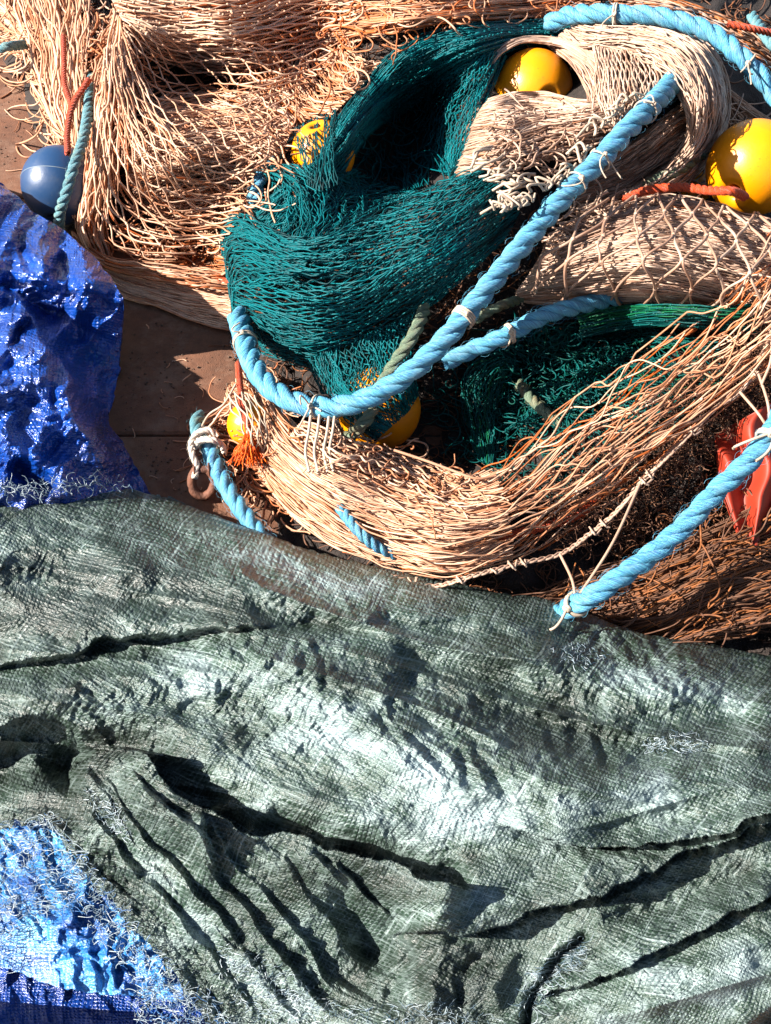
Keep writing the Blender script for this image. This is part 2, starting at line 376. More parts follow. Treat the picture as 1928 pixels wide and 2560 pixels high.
# ------------------------------------------------------------------ height of the heap under everything
HB = TPS([
 # open quay
 (400,800,-.03),(450,1000,-.03),(330,1100,-.03),(500,900,-.03),(20,300,-.03),(60,400,-.03),(0,220,-.03),(560,1200,-.02),(340,720,-.03),(540,745,-.03),(530,650,-.01),(560,860,-.02),(470,760,-.005),(-300,400,-.03),
 # upper left heap
 (100,60,.14),(150,200,.14),(200,320,.13),(230,450,.09),(210,590,.02),(290,50,.24),(270,200,.2),(300,330,.17),(350,500,.07),(450,620,.02),
 (550,100,.2),(700,80,.18),(480,350,.19),(600,300,.17),(600,430,.14),(400,420,.16),(500,190,.09),(560,560,.06),(0,-150,.12),(600,-200,.2),(850,100,.17),(800,220,.16),
 # teal heap
 (570,620,.12),(600,780,.08),(700,600,.19),(650,720,.15),(850,650,.22),(1050,560,.24),(1200,460,.25),(800,850,.12),(950,800,.13),(720,450,.17),(860,330,.22),(890,250,.24),
 (1000,130,.27),(1200,80,.27),(1010,350,.02),(950,430,.03),(1060,250,.05),(1180,280,.22),(1120,420,.18),(720,930,.02),
 # coil upper right
 (1333,225,.17),(1280,320,.25),(1450,330,.26),(1550,180,.27),(1700,130,.26),(1790,250,.25),(1750,370,.20),(1600,430,.18),(1500,450,.2),(1380,480,.23),(1880,400,.1),(1920,250,.14),(1500,30,.22),(1800,30,.18),(1900,-200,.15),(1300,-200,.18),(2300,200,.1),
 # right lobe
 (1320,740,.17),(1450,620,.23),(1600,560,.24),(1600,700,.23),(1800,620,.26),(1928,700,.27),(1450,790,.12),(2300,700,.2),
 # hollow
 (1100,1000,.03),(1200,950,.04),(1350,900,.05),(1550,820,.07),(1300,1050,.04),(1080,1100,.02),(960,1040,.03),(1170,1150,.04),
 # swoop
 (620,1060,.03),(680,1200,.02),(720,1080,.07),(850,1160,.10),(790,1300,.05),(950,1370,.06),(1100,1280,.10),(1250,1220,.11),(1400,1100,.12),(1600,950,.15),(1800,800,.2),(1928,950,.18),
 (1700,1080,.14),(1500,1300,.08),(1300,1430,.06),(1600,1450,.05),(1800,1350,.08),(1928,1500,.07),(1750,1600,.05),(2300,1300,.08),(1000,1600,.03),(500,1500,-.02),(0,1300,-.03)], lam=3e-3, lo=-.04, hi=.4)

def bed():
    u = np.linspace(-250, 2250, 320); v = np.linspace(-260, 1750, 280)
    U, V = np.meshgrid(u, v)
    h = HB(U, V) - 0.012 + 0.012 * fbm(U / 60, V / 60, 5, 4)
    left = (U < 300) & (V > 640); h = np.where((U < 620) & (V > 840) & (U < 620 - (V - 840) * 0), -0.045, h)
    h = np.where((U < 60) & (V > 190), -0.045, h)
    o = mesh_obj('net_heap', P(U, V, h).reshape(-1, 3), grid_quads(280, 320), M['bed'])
    tag(o, 'matted netting under the heap, coloured near black as shade in the gaps', 'old netting', kind='stuff')
    bp = Pool()
    tangle(bp, [(620,880),(700,840),(1100,560),(1480,460),(1980,300),(2100,700),(2100,1640),(1500,1560),(1000,1440),(700,1340),(640,1120)], 1500, (60,170), 2.0, .4, (-.012,.006), 900, tint=(0,.9), step=7, sides=3, lift=.008)
    tangle(bp, [(100,20),(600,-40),(1928,-60),(2100,250),(1500,60),(900,330),(620,520),(560,560),(260,480),(160,300)], 900, (60,170), 2.0, .4, (-.012,.006), 901, tint=(0,.9), step=7, sides=3, lift=.008)
    tangle(bp, [(560,600),(640,560),(1000,500),(1100,700),(800,900),(640,870)], 300, (60,170), 1.8, .4, (-.012,.01), 902, tint=(0,.9), step=7, sides=3, lift=.008)
    c = bp.build('loose_twine', M['brown'], o); c['kind'] = 'stuff'
    return o

# ------------------------------------------------------------------ twine sheets
def sheet(pool, guides, n, rows, r=2.6, opn=0.9, layers=1, dz=-0.008, lat=0.25, vert=0.004, warp=0.0, seed=0,
          bulge=0.0, seg=7.0, tint=(0.1, 0.3), knots=0, dh=0.0, ends=0.0, sides=4, wob=1.0, absolute=False, pleat=None):
    """guides: polylines of (u,v,dh) running ALONG the twine, listed across the bundle.
    n twines in a diamond mesh with `rows` knots along; several layers below one another."""
    rng = np.random.default_rng(seed)
    if r > 2 and n > 16: r *= .74; n = int(n * 1.42)
    G = [np.array(g, float) for g in guides]
    L = np.mean([np.sum(np.linalg.norm(np.diff(crs(g[:, :2], 60), axis=0), axis=1)) for g in G])
    Nn = max(12, int(L / seg))
    G = np.stack([crs(g, 60) for g in G])            # K,60,3
    K = len(G)
    def S(a, b):
        a = np.clip(a, -0.06, 1.06); x = a * (K - 1); i = np.clip(np.floor(x).astype(int), 0, K - 2); t = (x - i)[..., None]
        y = np.clip(b, 0, 1) * 59; j = np.clip(np.floor(y).astype(int), 0, 58); q = (y - j)[..., None]
        def row(ii):
            ii = np.clip(ii, 0, K - 1); return G[ii, j] * (1 - q) + G[ii, j + 1] * q
        p1, p2 = row(i), row(i + 1)
        if K == 2: return p1 + (p2 - p1) * t
        p0 = np.where((i > 0)[..., None], row(i - 1), 2 * p1 - p2); p3 = np.where((i < K - 2)[..., None], row(i + 2), 2 * p2 - p1)
        return 0.5 * (2 * p1 + (p2 - p0) * t + (2 * p0 - 5 * p1 + 4 * p2 - p3) * t ** 2 + (3 * p1 - p0 - 3 * p2 + p3) * t ** 3)
    for ly in range(layers):
        i = np.arange(n)[:, None].astype(float); b = np.linspace(0, 1, Nn)[None]
        ph = rng.random() * 2
        o_i = rng.random() if ly else 0
        ph2 = 0.35 * vn(i * 0.11 + seed, b * 3, seed + 90 + ly)
        y = b * rows + ph + ph2
        tri = np.abs(((y + (np.arange(n)[:, None] % 2)) % 2) - 1) * 2 - 1          # -1..1 triangle
        tri = np.sin(tri * np.pi / 2) * 0.65 + tri * 0.35
        off = 0.5 * opn * tri
        off = off + lat * (vn(i * 7.3 + ly * 31, b * rows * 0.9 * wob, seed + 1) + 0.6 * vn(i * 3.1, b * rows * 2.3 * wob, seed + 2))
        a = (i + 0.5 + off + o_i) / n
        if warp:
            a = a + warp * fbm(a * 5 + ly * 3, b * max(2.0, L / 260), seed + 3, 3)
        e0 = ends * rng.random((n, 1)); e1 = 1 - ends * rng.random((n, 1))
        bb = e0 + (e1 - e0) * b + 0 * i
        p = S(a, bb + 0.006 * vn(i * 1.7, b * 9, seed + 4))
        u, v, h = p[..., 0], p[..., 1], p[..., 2]
        ac = np.clip(2 * a - 1, -1, 1)
        h = h + bulge * (np.sqrt(np.maximum(0, 1 - ac ** 2)) - 0.6) + dh + ly * dz
        h = h + vert * (vn(i * 5.7 + 3 + ly * 11, b * rows * 0.8 * wob + 2, seed + 5) + 0.5 * vn(i * 2.9, b * rows * 2.1, seed + 6))
        if pleat: h = h + pleat[0] * np.sin(2 * np.pi * (pleat[1] * a + .9 * vn(a * 2.2 + seed, b * max(1.5, L / 330), seed + 12))) * (.6 + .4 * vn(a * 4, b * 3, seed + 13))
        if not absolute: h = h + HB(u, v)
        h = np.maximum(h, 0.003)
        W = P(u, v, h)
        rr = pxr(r * (0.85 + 0.3 * rng.random((n, 1))), v, h)
        ti = tint[0] + tint[1] * rng.random((n, 1)) ** 1.5 * 1.4 + 0.25 * vn(i * 0.7, b * 6, seed + 8)
        pool.add(tubes(W, rr, sides, ti))
        if knots and ly < knots:
            # knots where neighbouring twines meet
            k0 = []; 
            for s_ in range(n - 1):
                d = np.linalg.norm(W[s_] - W[s_ + 1], axis=1)
                m = (d[1:-1] < d[:-2]) & (d[1:-1] <= d[2:]) & (d[1:-1] < 3.6 * rr[s_, 1:-1])
                idx = np.where(m)[0] + 1
                for q in idx: k0.append((0.5 * (W[s_, q] + W[s_ + 1, q]), W[s_, min(q + 1, Nn - 1)] - W[s_, q - 1], rr[s_, q], ti[s_, q] if ti.shape[1] > 1 else ti[s_, 0]))
            if k0:
                c = np.array([x[0] for x in k0]); d = np.array([x[1] for x in k0]); d /= np.linalg.norm(d, axis=1, keepdims=True) + 1e-9
                r0 = np.array([x[2] for x in k0]); tt = np.array([x[3] for x in k0])
                s5 = np.array([-1.7, -1.2, 0, 1.2, 1.7]); rk = np.array([0.3, 1.4, 1.75, 1.4, 0.3])
                c = c + np.array([0, -0.3, 0.5]) * r0[:, None]
                Lk_ = c[:, None] + d[:, None] * s5[None, :, None] * r0[:, None, None]
                pool.add(tubes(Lk_, rk[None] * r0[:, None], 5, tt[:, None] - 0.1))
def bilin(region, rng, n):
    """random points in polygon (u,v)"""
    poly = np.array(region, float); lo, hi = poly.min(0), poly.max(0); out = []
    while len(out) < n:
        p = lo + rng.random((n * 3, 2)) * (hi - lo)
        ins = np.zeros(len(p), bool); j = len(poly) - 1
        for i in range(len(poly)):
            a, b = poly[i], poly[j]
            c = ((a[1] > p[:, 1]) != (b[1] > p[:, 1])) & (p[:, 0] < (b[0] - a[0]) * (p[:, 1] - a[1]) / (b[1] - a[1] + 1e-9) + a[0])
            ins ^= c; j = i
        out += list(p[ins])
    return np.array(out[:n])
def tangle(pool, region, n, length=(80, 200), r=2.0, curl=0.25, dh=(0.0, 0.03), seed=0, ang=None, spread=3.1, tint=(0.1, 0.5), hfun=None, step=6.0, lift=0.01, sides=4):
    rng = np.random.default_rng(seed); st = bilin(region, rng, n)
    N = int(length[1] / step)
    a = (ang if ang is not None else 0) + (rng.random(n) - 0.5) * 2 * spread
    k = (rng.random(n) - 0.5) * curl
    pts = np.zeros((n, N, 2)); pts[:, 0] = st
    stp = step * (length[0] + (length[1] - length[0]) * rng.random(n)) / length[1]
    for j in range(1, N):
        k = k * 0.93 + (rng.random(n) - 0.5) * curl * 0.45; a = a + k
        pts[:, j, 0] = pts[:, j - 1, 0] + np.cos(a) * stp; pts[:, j, 1] = pts[:, j - 1, 1] - np.sin(a) * stp * 0.8
    u, v = pts[..., 0], pts[..., 1]
    h = (hfun or HB)(u, v) + dh[0] + (dh[1] - dh[0]) * rng.random((n, 1)) + lift * vn(np.arange(n)[:, None] * 3.3, np.arange(N)[None] * 0.16, seed)
    h = np.maximum(h, 0.002)
    pool.add(tubes(P(u, v, h), pxr(r * (0.7 + 0.6 * rng.random((n, 1))), v, h), sides, tint[0] + tint[1] * rng.random((n, 1))))
def strand(pool, pts, r, n=None, tint=0.1, sides=6, rel=False, taper=False):
    p = crs(pts, n or max(10, int(len(pts) * 14)))
    h = p[:, 2] + (HB(p[:, 0], p[:, 1]) if rel else 0)
    W = P(p[:, 0], p[:, 1], h); rr = pxr(r, p[:, 1], h)
    if taper: rr = rr * np.linspace(1, 0.4, len(p))
    pool.add(tubes(W[None], rr[None], sides, np.full((1, len(p)), tint)))

# ------------------------------------------------------------------ laid rope
def rope(name, pts, r, mt, label, cat='rope', strands=3, lay=3.2, group=None, fuzz=60, seed=0, rel=False, yarn=11, build_empty=True):
    pts = np.array(pts, float)
    c = crs(pts, 400); h = c[:, 2] + (HB(c[:, 0], c[:, 1]) if rel else 0)
    C = P(c[:, 0], c[:, 1], h); Rr = pxr(r * .93, c[:, 1], h)
    # resample by world arc length
    Ls = np.r_[0, np.cumsum(np.linalg.norm(np.diff(C, axis=0), axis=1))]; Rm = Rr.mean()
    N = int(Ls[-1] / (Rm * 0.11)) + 8; s = np.linspace(0, Ls[-1], N)
    C = np.stack([np.interp(s, Ls, C[:, k]) for k in range(3)], -1); Rr = np.interp(s, Ls, Rr)
    T = np.gradient(C, axis=0); T /= np.linalg.norm(T, axis=1, keepdims=True)
    A = np.zeros_like(C); a = np.cross(T[0], [0, 0, 1.0]); a /= np.linalg.norm(a)
    for i in range(N):
        a = a - T[i] * np.dot(a, T[i]); a /= np.linalg.norm(a); A[i] = a
    B = np.cross(T, A)
    phase = np.cumsum(np.r_[0, np.diff(s)] / (lay * 2 * Rr)) * 2 * np.pi
    phase = phase + 0.25 * vn(s * 9, 0 * s, seed)
    objs = []; sides = 40 if yarn > 8 else 20; th = np.arange(sides) / sides * 2 * np.pi
    ro, rs = (0.47, 0.50) if strands == 3 else (0.62, 0.42)
    e = empty(name, C[N // 2] * [1, 1, 0], label, cat, group)
    for k in range(strands):
        f = phase + 2 * np.pi * k / strands
        D = A * np.cos(f)[:, None] + B * np.sin(f)[:, None]
        sc_ = C + D * (Rr * ro)[:, None]
        Tt = np.gradient(sc_, axis=0); Tt /= np.linalg.norm(Tt, axis=1, keepdims=True)
        X = D - Tt * np.sum(D * Tt, 1, keepdims=True); X /= np.linalg.norm(X, axis=1, keepdims=True); Y = np.cross(Tt, X)
        tw = -phase * 1.35
        mod = 1 + 0.055 * np.cos(yarn * (th[None] + tw[:, None])) + 0.03 * vn(s[:, None] * 60, th[None] * 0 + k, seed + 3)
        # flattened outer face
        ell = 1.0 + 0.0 * np.cos(th)[None]
        rad = (Rr * rs)[:, None] * mod * ell
        V = sc_[:, None] + rad[..., None] * (X[:, None] * np.cos(th)[None, :, None] + Y[:, None] * np.sin(th)[None, :, None])
        i = np.arange(N - 1)[:, None] * sides; j = np.arange(sides)[None]; j2 = (j + 1) % sides
        Q = np.stack([i + j, i + sides + j, i + sides + j2, i + j2], -1).reshape(-1, 4)
        # caps: close the ends with a cone
        V = np.concatenate([V.reshape(-1, 3), sc_[:1], sc_[-1:]]); n0 = N * sides
        jj = np.arange(sides)
        Q = np.vstack([Q, np.stack([np.full(sides, n0), jj, (jj + 1) % sides, np.full(sides, n0)], -1)[:0]])
        fib = np.stack([np.repeat(s[:, None], sides, 1) * 3, ((th[None] + tw[:, None]) / (2 * np.pi))], -1).reshape(-1, 2)
        fib = np.vstack([fib, fib[:1], fib[-1:]])
        objs.append(mesh_obj('strand', V, Q, mt, None, uv=fib))
    if fuzz:
        rng = np.random.default_rng(seed + 5); idx = rng.integers(2, N - 3, fuzz); an = rng.random(fuzz) * 6.28
        D = A[idx] * np.cos(an)[:, None] + B[idx] * np.sin(an)[:, None]; q = np.linspace(0, 1, 6)
        side = T[idx] * rng.choice([-1, 1], fuzz)[:, None]
        ln = Rr[idx] * (0.4 + 0.8 * rng.random(fuzz))
        F = C[idx][:, None] + D[:, None] * (Rr[idx][:, None] * 0.97 + ln[:, None] * 0.35 * np.sin(q * 2.4)[None])[..., None] + side[:, None] * (ln[:, None] * q[None])[..., None]
        v_, q_, t_ = tubes(F, Rr.mean() * 0.010, 3)
        uvf = np.zeros((len(v_), 2)); uvf[:, 1] = 0.5
        fo = mesh_obj('loose_fibres', v_, q_, mt, None, uv=uvf); fo['kind'] = 'stuff'; objs.append(fo)
    adopt(e, objs)
    return e, C, T, A, B, Rr
def tie(e, rp, t, turns=2, r=3.2, tails=1, seed=0, span=1.0, taillen=60, m='cord'):
    """whipping of pale twine round a rope"""
    _, C, T, A, B, Rr = rp; N = len(C); i0 = int(t * (N - 1)); rng = np.random.default_rng(seed)
    pool = Pool(); n = 26 * turns; ph = np.linspace(0, 2 * np.pi * turns, n) + rng.random() * 6
    off = np.linspace(-0.5, 0.5, n) * span * 0.35 * turns
    r = r * .78; rad = Rr[i0] * 1.02
    D = A[i0] * np.cos(ph)[:, None] + B[i0] * np.sin(ph)[:, None]
    L = C[i0] + D * rad + T[i0] * (off * Rr[i0])[:, None]
    rr = pxr(r, 900, 0.2)
    pool.add(tubes(L[None], rr, 6, 0.1))
    vdir = CAM - C[i0]; vdir /= np.linalg.norm(vdir); vd = vdir - T[i0] * np.dot(vdir, T[i0]); vd /= np.linalg.norm(vd)
    kpos = C[i0] + vd * rad * 1.0
    for k in range(5):  # knot
        q = np.linspace(0, 2 * np.pi, 14); ax = rng.normal(size=3); ax /= np.linalg.norm(ax); bx = np.cross(ax, [0.3, 0.5, 0.8]); bx /= np.linalg.norm(bx)
        cx = np.cross(ax, bx); K = kpos + (bx * np.cos(q)[:, None] + cx * np.sin(q)[:, None]) * rr * (1.3 + rng.random()) + vd * rr * 0.6
        pool.add(tubes(K[None], rr, 6, 0.05))
    for k in range(tails):
        d = rng.normal(size=3) * 0.5 + vd * 0.4 + np.array([0, 0, -0.25]); d /= np.linalg.norm(d); q = np.linspace(0, 1, 14)[:, None]
        ln = pxr(taillen, 900, 0.2); K = kpos + vd * rr + d * q * ln + np.array([0, 0, -1]) * q ** 2 * ln * 0.5 + rng.normal(size=3) * q * (1 - q) * ln * 0.8
        pool.add(tubes(K[None], rr * 0.8, 6, 0.2))
    o = pool.build('tie', M[m]); adopt(e, [o]); return kpos

# ------------------------------------------------------------------ floats
def ball(name, u, v, h, rpx, mt, label, axis_px=None, group='yellow net floats', cat='net float', seam=True, band=False):
    r = float(pxr(rpx, v, h)); c = P(u, v, h)
    c = P(u, v, h)
    ax = np.array(axis_px, float); ax /= np.linalg.norm(ax)      # hole axis in camera terms: right, up, towards camera
    vd = (c - CAM) / np.linalg.norm(c - CAM); rt = np.cross(vd, UP); rt /= np.linalg.norm(rt); up_ = np.cross(rt, vd)
    Z = ax[0] * rt + ax[1] * up_ - ax[2] * vd; Z /= np.linalg.norm(Z)
    X = np.cross(Z, [0.1, 0.3, 0.9]); X /= np.linalg.norm(X); Y = np.cross(Z, X)
    # profile of a float with a through hole: sphere with flared hole
    hr = 0.15; th = np.linspace(math.asin(hr) + 0.20, math.pi - math.asin(hr) - 0.20, 60)
    prof = [(math.sin(t), math.cos(t)) for t in th]
    t0 = th[0]; rim = (math.sin(t0), math.cos(t0))
    lip = [(hr, 0.70), (hr, 0.80), (hr + 0.02, 0.87), (hr + 0.055, 0.905), (hr + 0.11, 0.925)]
    prof = [(hr, 0.0)] + lip + prof + [(x, -z) for x, z in lip[::-1]] + [(hr, 0.0)]
    if seam: prof = [(x * (1 + 0.012 * math.exp(-((z) / 0.018) ** 2)), z) for x, z in prof]
    pr = np.array(prof); n = 72; a = np.arange(n) / n * 2 * np.pi
    V = c * 0 + r * (pr[:, 0][:, None, None] * (X * np.cos(a)[:, None] + Y * np.sin(a)[:, None])[None] + pr[:, 1][:, None, None] * Z)
    m = len(pr); i = np.arange(m - 1)[:, None] * n; j = np.arange(n)[None]; j2 = (j + 1) % n
    Q = np.stack([i + j, i + j2, i + n + j2, i + n + j], -1).reshape(-1, 4)
    e = empty(name, c, label, cat, group)
    b = mesh_obj('shell', V.reshape(-1, 3), Q, mt, e)
    if band:
        q = np.linspace(0, 2 * np.pi, 90); L = r * 1.0 * (X * np.cos(q)[:, None] + Y * np.sin(q)[:, None])
        o = mesh_obj('moulding_seam', *tubes(L[None], r * 0.012, 5)[:2], M['seam'], e)
    return e, c, r, Z
M['seam'] = simple('scuffed seam', (0.16, 0.20, 0.24), 0.5)

# ================================================================== TARPAULINS
def seg_sd(U, V, poly):
    """unsigned distance, side sign, and 0..1 position to a polyline"""
    p = crs(poly, 40); best = np.full(U.shape, 1e9); sg = np.zeros(U.shape); tt = np.zeros(U.shape)
    for k in range(len(p) - 1):
        a, b = p[k, :2], p[k + 1, :2]; d = b - a; L2 = d @ d + 1e-9
        t = np.clip(((U - a[0]) * d[0] + (V - a[1]) * d[1]) / L2, 0, 1)
        x = U - a[0] - t * d[0]; y = V - a[1] - t * d[1]; r = x * x + y * y
        m = r < best; best = np.where(m, r, best); sg = np.where(m, np.sign(d[0] * y - d[1] * x), sg)
        tt = np.where(m, (k + t) / (len(p) - 1), tt)
    return np.sqrt(best), sg, tt
def wob(U, V, s, amp=14, sc_=90):
    return U + amp * fbm(U / sc_, V / sc_, s, 3), V + amp * fbm(U / sc_ + 31, V / sc_, s + 50, 3)
def ridge(H, U, V, poly, w, a, taper=0.12, sharp=1.0):
    """rounded ridge (a>0) or valley (a<0) along a polyline"""
    d, s, t = seg_sd(U, V, poly); k = np.clip(np.minimum(t, 1 - t) / taper, 0, 1); k = k * k * (3 - 2 * k)
    return H + a * k * np.exp(-(d / w) ** (2 * sharp))
def lip(H, U, V, poly, w, a, side=1, fall=3.0, taper=0.15):
    """overlapping fold: one side stands a above the other and eases back over fall*w"""
    d, s, t = seg_sd(U, V, poly); k = np.clip(np.minimum(t, 1 - t) / taper, 0, 1); k = k * k * (3 - 2 * k)
    hi = np.exp(-(d / (w * fall)) ** 2) * np.sqrt(np.clip(d / w, 0, 1))
    return H + a * k * np.where(s * side > 0, hi, 0)

def cliff(H, U, V, poly, wu, au, wd, ad, taper=0.1):
    """sharp fold edge: the side left of the line stands up, the other side drops"""
    d, s, t = seg_sd(U, V, poly); k = np.clip(np.minimum(t, 1 - t) / taper, 0, 1); k = k * k * (3 - 2 * k)
    return H + k * np.where(s > 0, au * np.exp(-(d / wu) ** 2), -ad * np.exp(-(d / wd) ** 2))
# ---- green tarpaulin
OUT = crs([(-700,1180,0),(-300,1215,0),(0,1237,0),(130,1226,0),(215,1214,0),(300,1218,0),(400,1241,0),(500,1275,0),(640,1325,0),(780,1376,0),(1000,1430,0),(1240,1480,0),
           (1340,1493,0),(1420,1515,0),(1560,1568,0),(1640,1590,0),(1780,1612,0),(1928,1640,0),(2300,1700,0),(2700,1760,0)], 800)
TG = TPS([(-600,1400,.12),(0,1260,.12),(200,1240,.095),(400,1270,.088),(640,1350,.118),(900,1430,.13),(1240,1500,.15),(1500,1570,.13),(1928,1660,.13),(2400,1750,.12),
 (300,1400,.165),(600,1450,.168),(900,1530,.185),(1300,1600,.19),(1700,1700,.19),(0,1450,.14),(-300,1600,.1),
 (0,1650,.11),(250,1640,.13),(450,1620,.145),(0,1750,.15),(300,1760,.17),(600,1700,.19),(900,1700,.215),(1300,1800,.22),(1700,1900,.24),(1928,1850,.22),
 (60,1900,.12),(150,1960,.13),(350,1850,.20),(600,1950,.21),(900,2000,.245),(1200,2000,.25),(1500,2030,.25),(1928,2000,.25),
 (200,2100,.15),(400,2250,.15),(600,2300,.16),(800,2250,.185),(930,2400,.12),(1100,2300,.22),(1400,2200,.23),(1300,2400,.18),(1700,2200,.23),(1928,2200,.25),
 (600,2500,.12),(900,2540,.15),(1100,2500,.18),(1500,2500,.215),(1650,2400,.235),(1800,2400,.25),(1928,2400,.262),(1928,2560,.24),(1750,2540,.23),(300,2500,.08),(0,2200,.07),(100,2400,.05),(-400,2300,.05),(2300,2300,.28),(1000,2900,.1),(1900,2900,.1),(300,2900,.04)], lam=2e-3)
def TGH(U, V, fine=True):
    Uw, Vw = wob(U, V, 300)
    H = TG(U, V)
    # dark slit under the upper roll and the valley left of it
    H = lip(H, Uw, Vw, [(-60,1690),(130,1650),(300,1612),(470,1590),(640,1572),(720,1566)], 10, .030, -1, 9)
    H = ridge(H, Uw, Vw, [(-100,1720),(140,1668),(320,1628),(520,1596),(660,1576)], 26, -.018)
    # long rolls of the middle
    H = ridge(H, Uw, Vw, [(-60,1800),(150,1735),(420,1690),(680,1690),(880,1770),(1080,1900),(1300,1975),(1600,1960),(1928,1900),(2100,1880)], 72, .040)
    H = ridge(H, Uw, Vw, [(950,1640),(1250,1720),(1450,1815),(1600,1850),(1928,1760)], 75, -.036)
    H = ridge(H, Uw, Vw, [(640,1575),(1000,1568),(1500,1600),(1980,1665)], 26, -.014)
    H = ridge(H, Uw, Vw, [(200,1420),(520,1460),(820,1500),(1150,1540)], 60, .016)
    H = ridge(H, Uw, Vw, [(-160,2000),(-20,1930),(70,1880),(150,1890),(230,1930)], 62, -.058)
    H = lip(H, Uw, Vw, [(-60,1830),(60,1800),(150,1810),(195,1850),(215,1890)], 14, .03, -1, 5, .1)
    # main ridge of the front fold
    H = cliff(H, Uw, Vw, [(150,1985),(190,1925),(290,1876),(350,1876),(450,1985),(600,2070),(740,2098),(930,2155),(1060,2190),(1180,2240)], 110, .036, 58, .050, .06)
    # pleats of the front fold: parallel sharp folds running down to the right
    dr, sr, tr_ = seg_sd(U, V, [(60,2080),(180,1935),(290,1876),(350,1876),(450,1985),(600,2070),(740,2098),(930,2155),(1060,2200)])
    msk = np.clip(np.where(sr > 0, dr, -dr) / 40, 0, 1) * np.clip((2560 - V) / 90, 0, 1) * np.clip((1010 - U) / 70, 0, 1) * np.clip((V - 1870) / 30, 0, 1)
    Up, Vp = wob(U, V, 330, 16, 120)
    al = .66 * Up + .75 * Vp; ac = -.75 * Up + .66 * Vp
    q = (ac + 32 * vn(al / 260, ac / 300, 331)) / 78.0
    fr = q % 1.0; cell = np.floor(q); sh = np.where(fr < .22, fr / .22, (1 - fr) / .78)
    am = .55 + .45 * vn(cell * 3.7, al / 170, 333)
    H = H + msk * (.024 * am * sh - .010)
    q = (ac + 20 * vn(al / 150, ac / 120, 335)) / 31.0; fr = q % 1.0; sh = np.where(fr < .25, fr / .25, (1 - fr) / .75)
    H = H + msk * .0055 * sh * np.clip(.5 + vn(np.floor(q) * 2.3, al / 120, 336), 0, 1)
    for k, (pl, wd, am, fl) in enumerate([([(330,1900),(420,2010),(530,2110),(560,2200)],16,.030,5), ([(500,2020),(520,2110),(560,2190)],18,.030,4), ([(845,2150),(910,2230),(985,2290)],14,.02,4)]):
        H = lip(H, Up, Vp, pl, wd * .7, am, 1, fl, .25)
    # dark pit
    H = ridge(H, Uw, Vw, [(810,2200),(880,2280),(925,2370),(915,2450)], 36, -.034, .2)
    # folds on the right
    H = cliff(H, Uw, Vw, [(2100,2005),(1928,2046),(1780,2080),(1640,2112),(1500,2114),(1340,2090),(1220,2052)], 84, .026, 18, .012, .12)
    H = cliff(H, Uw, Vw, [(2100,2020),(1928,2068),(1760,2120),(1620,2180),(1480,2240),(1330,2280),(1200,2320),(1080,2334),(960,2338)], 74, .036, 16, .014, .08)
    H = cliff(H, Uw, Vw, [(1960,2225),(1800,2300),(1640,2380),(1520,2440),(1400,2478),(1340,2530)], 46, .024, 15, .009, .1)
    H = ridge(H, Uw, Vw, [(1480,2330),(1620,2270),(1780,2215),(1960,2170)], 30, -.012, .2)
    H = ridge(H, Uw, Vw, [(1310,2600),(1340,2480),(1440,2345),(1460,2330)], 14, -.035, .1)
    H = ridge(H, Uw, Vw, [(1560,2560),(1700,2480),(1900,2420)], 60, .014, .15)
    for k, x in enumerate((990, 1090, 1180, 1270)):
        H = ridge(H, Uw, Vw, [(x + 40, 2360), (x, 2430), (x - 30, 2530)], 20, .012 if k % 2 else -.012, .2)
    # bottom-right corner drops away
    d = (U - 1925) * 0.75 + (V - 2540) * 0.9; H = H - .10 * (1 / (1 + np.exp(-np.clip(d, -90, 400) / 5)))
    # long soft folds that follow the drape
    wl = 1 / (1 + np.exp(-(V - 2090 + .12 * (U - 900)) / 60)); side = 1 / (1 + np.exp(-(U - 900) / 60))
    f1 = V - .20 * U + 40 * np.sin(U / 330); f2 = V + .30 * U
    a1 = 1 - np.abs(vn(f1 / 95, (U + .2 * V) / 620, 401)); a2 = 1 - np.abs(vn(f2 / 85, (U - .3 * V) / 520, 402))
    a3 = 1 - np.abs(vn(f1 / 42 + 7, (U + .2 * V) / 380, 403))
    ve = np.interp(U, OUT[:, 0], OUT[:, 1]); wl0 = np.clip((V - ve - 50) / 110, 0, 1)
    H = H + wl0 * (1 - wl) * (.026 * a1 ** 2.2 + .007 * a3 ** 2) + wl * side * .018 * a2 ** 2.2 - .010
    if fine:
        # direction of the crumples follows the drape
        m = np.clip((V - 1250) / 500, 0, 1); lowl = np.clip((2000 - U) / 900, 0, 1)
        r1 = facets((Uw + 0.35 * Vw) / 70, (Vw - 0.2 * Uw) / 44, 11); r2 = facets((Uw - Vw * .4) / 30, (Vw + .5 * Uw) / 22, 12)
        cm = np.clip(0.75 + 0.8 * fbm(U / 260, V / 200, 44, 2), 0.15, 1.4)      # smooth and crumpled areas
        cm = cm * np.where((U > 900) & (V > 2030), 0.55, 1.0)
        H = H + cm * (.0052 * r1 + .0019 * r2)
        # long fine pulls
        q = 0.75 * U + 0.66 * V; q2 = -0.66 * U + 0.75 * V
        H = H + .0022 * fbm(q2 / 18, q / 190, 21, 3) * np.clip(1 - np.abs(V - 1900) / 700, .3, 1) * cm
        H = H + .0009 * fbm((U * .2 + V) / 13, (U - V * .3) / 150, 22, 3)
        H = H + .0008 * facets(U / 17, V / 13, 14) + .003 * fbm(U / 110, V / 75, 15, 2)
    # rolled back edge
    ve = np.interp(U, OUT[:, 0], OUT[:, 1]); d = np.clip((V - ve) / 58, 0, 1)
    H = H - .034 * (1 - np.sqrt(np.clip(1 - (1 - d) ** 2, 0, 1)))
    return np.maximum(H, 0.012)
